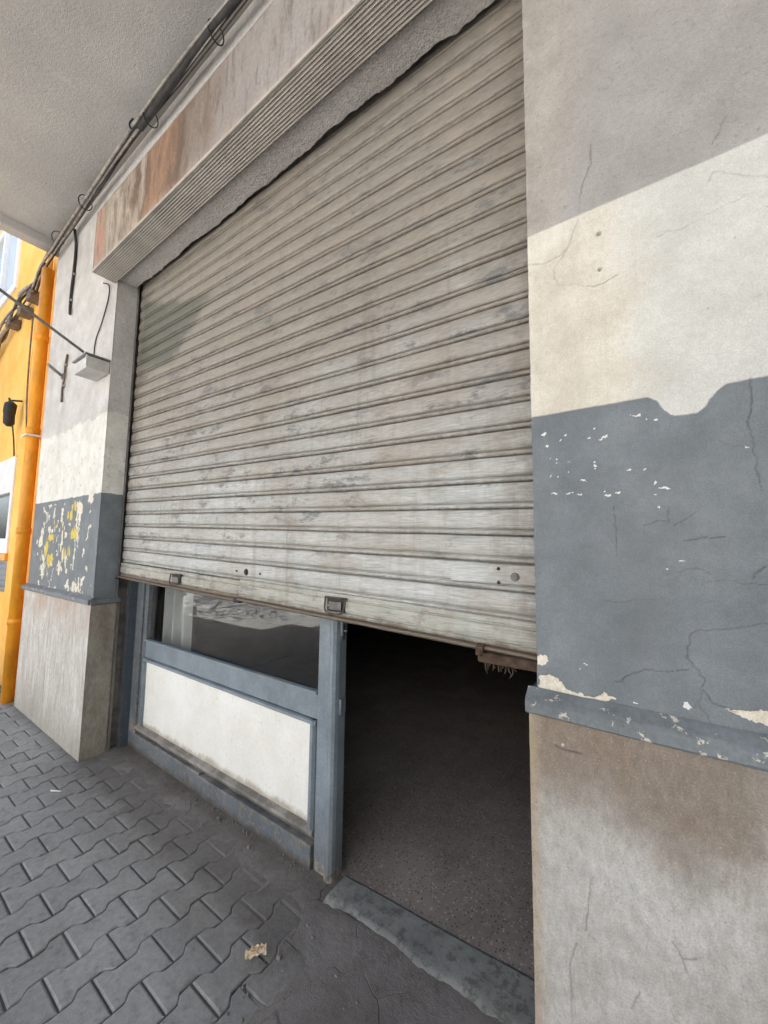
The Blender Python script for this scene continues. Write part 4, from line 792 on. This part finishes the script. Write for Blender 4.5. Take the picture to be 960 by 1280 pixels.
def pipes():
    o = MB().tube([(-4.83, -.03, .0), (-4.83, -.03, 4.35)], .052, 14, smooth=True).build('downpipe', MAT['pipe']); tag(o, 'thick orange painted downpipe beside the left pillar', 'pipe')
    for z in (.75, 1.62, 2.62, 3.6): c = MB(); c.tube([(-4.83, -.03, z-.03), (-4.83, -.03, z+.03)], .058, 14); c.build('collar', MAT['pipe'], o)
    c = MB(); c.box(-4.92, -4.74, -.10, .03, 2.56, 2.575, .002); c.build('bracket', MAT['white'], o)
    o = MB().tube([(-4.985, .015, .35), (-4.985, .015, 4.6)], .022, 10).build('conduit', MAT['pipe']); tag(o, 'slim orange painted conduit left of the thick downpipe', 'pipe')
    for z in (1.2, 1.62, 2.9, 3.7): c = MB(); c.box(-5.02, -4.95, -.012, .045, z-.012, z+.012, .003); c.build('clip', MAT['pipe'], o)
    o = MB().tube([(-4.69, .02, 1.1), (-4.69, .02, 4.4)], .014, 8).build('conduit', MAT['pipe']); tag(o, 'thinnest orange conduit in the gap between downpipe and pillar', 'pipe')
pipes()
def tangle():
    t = thing('cable_tangle', 'messy cables with old fittings strung along the yellow wall', 'cables', (-6, 0, 4))
    rng = random.Random(4)
    for k in range(6):
        pts = [(-4.95, -.03, 4.42+rng.uniform(-.06, .06))]
        for x in (-5.3, -5.7, -6.1, -6.6, -7.2, -8.0): pts.append((x, rng.uniform(-.08, .02), 4.40-(x+4.95)*-.10+rng.gauss(0, .07)))
        MB().tube(curve(pts, 6), rng.choice((.008, .012, .018)), 6).build('cable', MAT[('cable_brown', 'cable', 'cable_pale')[k % 3]], t)
    for k, (x, z) in enumerate(((-5.35, 4.25), (-5.7, 4.2), (-6.2, 4.22))):
        m = MB(); m.box(x-.07, x+.07, -.07, .045, z-.05, z+.06, .01); m.tube([(x-.1, -.05, z), (x+.1, -.05, z+.03)], .02, 8); m.build('junction', MAT['cable_brown'], t)
    for x, z0, z1 in ((-5.25, 2.9, 4.2), (-5.5, 2.75, 4.1)):
        MB().tube(curve([(x, .02, z1), (x-.03, .03, (z0*.4+z1*.6)), (x+.02, .03, (z0*.7+z1*.3)), (x+.10, .035, z0)], 8), .009, 6).build('drop_cable', MAT['cable_brown'], t)
tangle()
def lamp():
    t = thing('wall_fitting', 'dark old wall fitting with loose wires on the yellow wall', 'fitting', (-5.75, 0, 2.9))
    m = MB(); m.tube(curve([(-5.70, -.05, 3.10), (-5.70, -.06, 2.98), (-5.72, -.05, 2.82)], 5), [.03]+[.055]*5+[.05]*4+[.02], 10); m.build('body', MAT['dark'], t)
    m = MB(); m.tube([(-5.70, -.05, 3.12), (-5.70, .04, 3.14)], .012, 6); m.tube(curve([(-5.7, -.05, 3.1), (-5.78, -.06, 3.16), (-5.86, -.02, 3.05), (-5.82, .02, 2.7), (-5.78, .03, 2.5)], 6), .008, 6); m.build('arm', MAT['cable'], t)
lamp()

# ------------------------------------------------------------ across the street (seen only in the glass)
def across(x0, x1, h, wy, label):
    t = thing('street_house', label, 'building', ((x0+x1)/2, wy-4, 0))
    m = MB(); m.box(x0, x1, wy-8, wy, -.15, h, .02); m.box(x0-.1, x1+.1, wy-8.1, wy+.12, h+.002, h+.3, .03); m.build('wall', MAT['facade_far'], t)
    nwin = int((x1-x0)/3)
    for f in range(int(h/3.2)):
        for k in range(nwin):
            x = x0+(k+.5)*(x1-x0)/nwin; z = 1.0+f*3.2; m = MB()
            for a in ((x-.65, x-.57, z, z+1.5), (x+.57, x+.65, z, z+1.5), (x-.57, x+.57, z, z+.08), (x-.57, x+.57, z+1.42, z+1.5)): m.box(a[0], a[1], wy+.003, wy+.05, a[2], a[3], .005)
            w = m.build('window', MAT['white'], t); m = MB(); m.box(x-.57, x+.57, wy+.003, wy+.012, z+.08, z+1.42, 0); m.build('pane', MAT['winglass'], w)
across(-22, -8.5, 9.5, -13, 'pale plastered house across the street, the left one')
across(-8.3, 6, 8.0, -13.4, 'pale plastered house straight across the street')
across(6.2, 18, 10, -13, 'pale plastered house across the street, the right one')

def tree(x, y, seed, label):
    rng = random.Random(seed); t = thing('street_tree', label, 'tree', (x, y, 0), 'trees along the kerb')
    m = MB(); m.tube(curve([(x, y, -.2), (x+.05, y, 1.2), (x-.04, y+.06, 2.4), (x+.08, y-.05, 3.6)], 5), [.16-.006*k for k in range(16)], 10); tips = []
    for k in range(9):
        a = k*.7+rng.random(); l = 1.2+rng.random()*.8; b = Vector((x, y, 2.2+.15*k)); e = b+Vector((math.cos(a)*l, math.sin(a)*l, .7+rng.random())); m.tube(curve([b, b*.5+e*.5+Vector((0, 0, .2)), e], 4), [.05, .045, .04, .035, .03, .025, .02, .015, .01], 6); tips.append(e)
    m.build('trunk', simple('tree bark', (.09, .07, .05), .95, 0, .4, 12, .8, 30), t)
    m = MB(); V = []; F = []
    for k in range(3200):
        c = rng.choice(tips)+Vector((rng.gauss(0, .55), rng.gauss(0, .55), rng.gauss(.1, .4))); u = Vector((rng.gauss(0, 1), rng.gauss(0, 1), rng.gauss(0, .5))).normalized()*.11; w = u.orthogonal().normalized()*.06
        if c.y > -1.2: continue
        i = len(V); V += [c-u, c+w, c+u, c-w]; F.append((i, i+1, i+2, i+3))
    m.add([v[:] for v in V], F); m.build('crown', simple('tree leaves', (.06, .10, .03), .6, 0, .4, 2), t)
tree(-8.7, -2.7, 3, 'bushy street tree on the kerb, seen in the shop glass'); tree(-12.2, -2.8, 8, 'second bushy street tree farther left on the kerb')

# ------------------------------------------------------------ litter
def litter():
    rng = random.Random(2)
    n = 10; P = np.zeros((n, n, 3)); c = (-.985, -.115)
    for i in range(n):
        for j in range(n):
            u, v = i/(n-1)-.5, j/(n-1)-.5; a = .9
            P[i, j] = (c[0]+(u*math.cos(a)-v*math.sin(a)*.5)*.075, c[1]+(u*math.sin(a)+v*math.cos(a)*.5)*.075, .012+rng.random()*.016)
    m = NT('crumpled wrapper', .5, 0, .4); cc = m.ramp(m.noise(26, 3, .6), [(.35, (.62, .55, .42)), (.5, (.66, .42, .18)), (.62, (.76, .70, .58))]); mm = m.out(cc, m.bump(m.noise(90), .4, .003))
    tag(MB().grid(P, smooth=False).build('wrapper', mm), 'crumpled orange and white wrapper on the broken paving', 'litter')
    o = MB().tube([(-2.80, -.235, .006), (-2.74, -.20, .006)], .004, 6).build('straw_bit', MAT['white']); tag(o, 'tiny white paper stick lying on the grey pavers', 'litter')
    m = MB()
    for k in range(45):
        x = rng.uniform(-.95, -.55); y = rng.uniform(-.36, .1); s = abs(rng.gauss(0, .003))+.0012; z = .002
        m.box(x-s, x+s, y-s*.8, y+s*.8, z-.004, z+s*1.2, s*.4, 1)
    for k in range(60):
        x = rng.uniform(-2.4, -1.05); y = FY-.03-abs(rng.gauss(0, .03)); s = abs(rng.gauss(0, .0025))+.001; m.box(x-s, x+s, y-s*.8, y+s*.8, .0, .008+s*1.2, s*.4, 1)
    o = m.build('grit', simple('loose grit', (.22, .20, .18), .9, 0, .5, 40)); o['kind'] = 'stuff'; o['label'] = 'loose grit and crumbs of cement along the shopfront foot'; o['category'] = 'grit'
litter()
